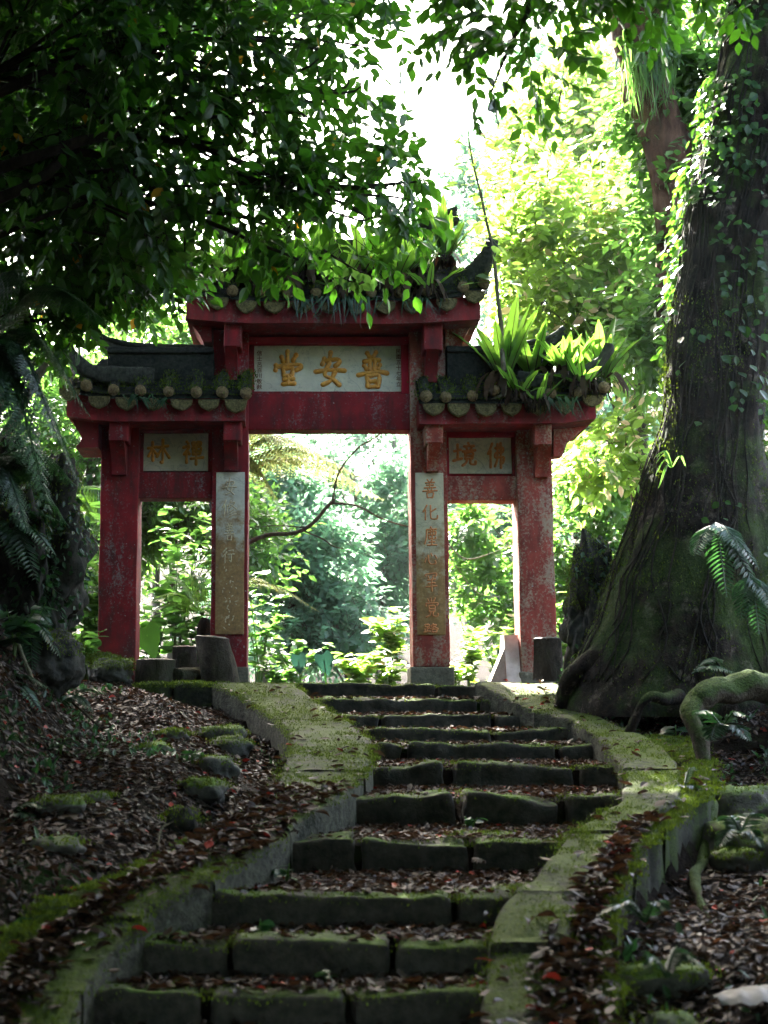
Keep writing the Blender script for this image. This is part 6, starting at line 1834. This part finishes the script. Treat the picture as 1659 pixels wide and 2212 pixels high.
# ferns and hanging leaves over the bank and boulder on the left
for k, (bp, tips, w, lb) in enumerate((
    ((20, 1110, 11.9), [(120, 1200, 11.7), (80, 1260, 11.6), (40, 1230, 11.6), (140, 1130, 11.9)], .16, 'dark fern drooping over the top of the left boulder'),
    ((60, 1330, 11.6), [(130, 1420, 11.5), (70, 1450, 11.4), (20, 1430, 11.4), (110, 1350, 11.5)], .13, 'dark fern hanging on the lower face of the left boulder'),
    ((10, 1460, 10.8), [(90, 1540, 10.6), (60, 1580, 10.5), (110, 1490, 10.8), (20, 1570, 10.5)], .12, 'small fern on the left bank below the boulder'),
    ((150, 1500, 12.3), [(200, 1540, 12.2), (120, 1550, 12.1), (230, 1500, 12.4)], .10, 'tiny fern at the top of the leaf slope on the left'),
    ((20, 1760, 8.6), [(90, 1790, 8.5), (60, 1830, 8.4), (10, 1830, 8.4), (100, 1745, 8.6)], .09, 'low fern at the left edge of the leaf slope'),
    ((1600, 1800, 8.2), [(1550, 1830, 8.1), (1650, 1830, 8.1), (1560, 1770, 8.3), (1640, 1760, 8.3)], .09, 'low fern in the litter at the right edge'),
    ((1480, 1700, 9.4), [(1440, 1730, 9.3), (1520, 1730, 9.3), (1500, 1660, 9.4)], .07, 'tiny fern outside the right parapet'))):
    fern_plant('fern', lb, P(*bp), [P(*q) for q in tips], w, M_fern_dark, 80 + k, 18, 1, .05)
# small single plants
SP = [((1550, 1545), 10.6, .22, .16, 'heart leaved plant in front of the big surface root'), ((1455, 1450), 12.0, .25, .16, 'five leaved seedling in the dark right of the tree base'),
      ((1400, 1520), 12.0, .12, .10, 'small seedling beside the right parapet near the tree'), ((700, 2090), 6.5, .08, .08, 'little seedling on the lowest visible tread'),
      ((560, 2025), 6.9, .10, .09, 'small fern like seedling at the left end of a lower tread'), ((1020, 1765), 9.3, .10, .08, 'seedling growing under a crooked step block'),
      ((415, 1645), 10.6, .16, .12, 'pale green seedling on the leaf slope among the mossy stones'), ((130, 1690), 10.2, .14, .12, 'heart leaved seedling on the left slope'),
      ((620, 1850), 7.9, .12, .1, 'seedling in the corner of the wide step and left parapet'), ((80, 1960), 6.9, .16, .14, 'leafy seedling beside the lower left kerb'),
      ((60, 1330), 11.7, .5, .2, 'hanging strap leaved plant on the face of the left bank'), ((30, 1430), 11.0, .4, .2, 'dark leafy plant low on the left bank')]
for k, ((px, py), Y, h, lf, lb) in enumerate(SP):
    p = P(px, py, Y)
    x_, y_ = p[0], Y
    inside = _i(np.array([y_]), RL, 2)[0] < x_ < _i(np.array([y_]), RR, 2)[0]
    base = np.array((x_, y_, (float(tread(y_)) if inside else float(ground(x_, y_))) + .005))
    plant('seedling', lb, 'seedling', base, h, h * .5, 9 if h < .3 else 30, M_fern_dark, (lf * .6, lf), 500 + k, nst=3, wide=1.4, up=.2)
# moss and tiny weeds on the roof tiles
rp = [m for m in bpy.data.objects if m.name.startswith('roof') and m.parent is gate]
for k, ro in enumerate(rp):
    vv = np.array([q.co[:] for q in ro.data.vertices]) + LOC['temple_gate']
    nn_ = np.array([q.normal.z for q in ro.data.vertices])
    add_moss(gate, vv[(vv[:, 1] < GY + .1) & (nn_ > .05)], 6000, 60 + k, size=(.008, .028), thr=-.25)

# ------------------------------------------------------------------ the humid air
HAZE = 0.0004
hz_m, nt, b = new_mat('humid_air')
nt.nodes.remove(b)
pv = N(nt, 'ShaderNodeVolumePrincipled')
pv.inputs['Color'].default_value = (0.80, 0.93, 1.0, 1)
pv.inputs['Density'].default_value = HAZE
pv.inputs['Anisotropy'].default_value = 0.0
nt.links.new(pv.outputs[0], nt.nodes['Material Output'].inputs['Volume'])
mb = MB(); mb.box(-70, 70, -30, 75, -6, 45)
tag(mb.build('haze', hz_m, smooth=False), kind='stuff')
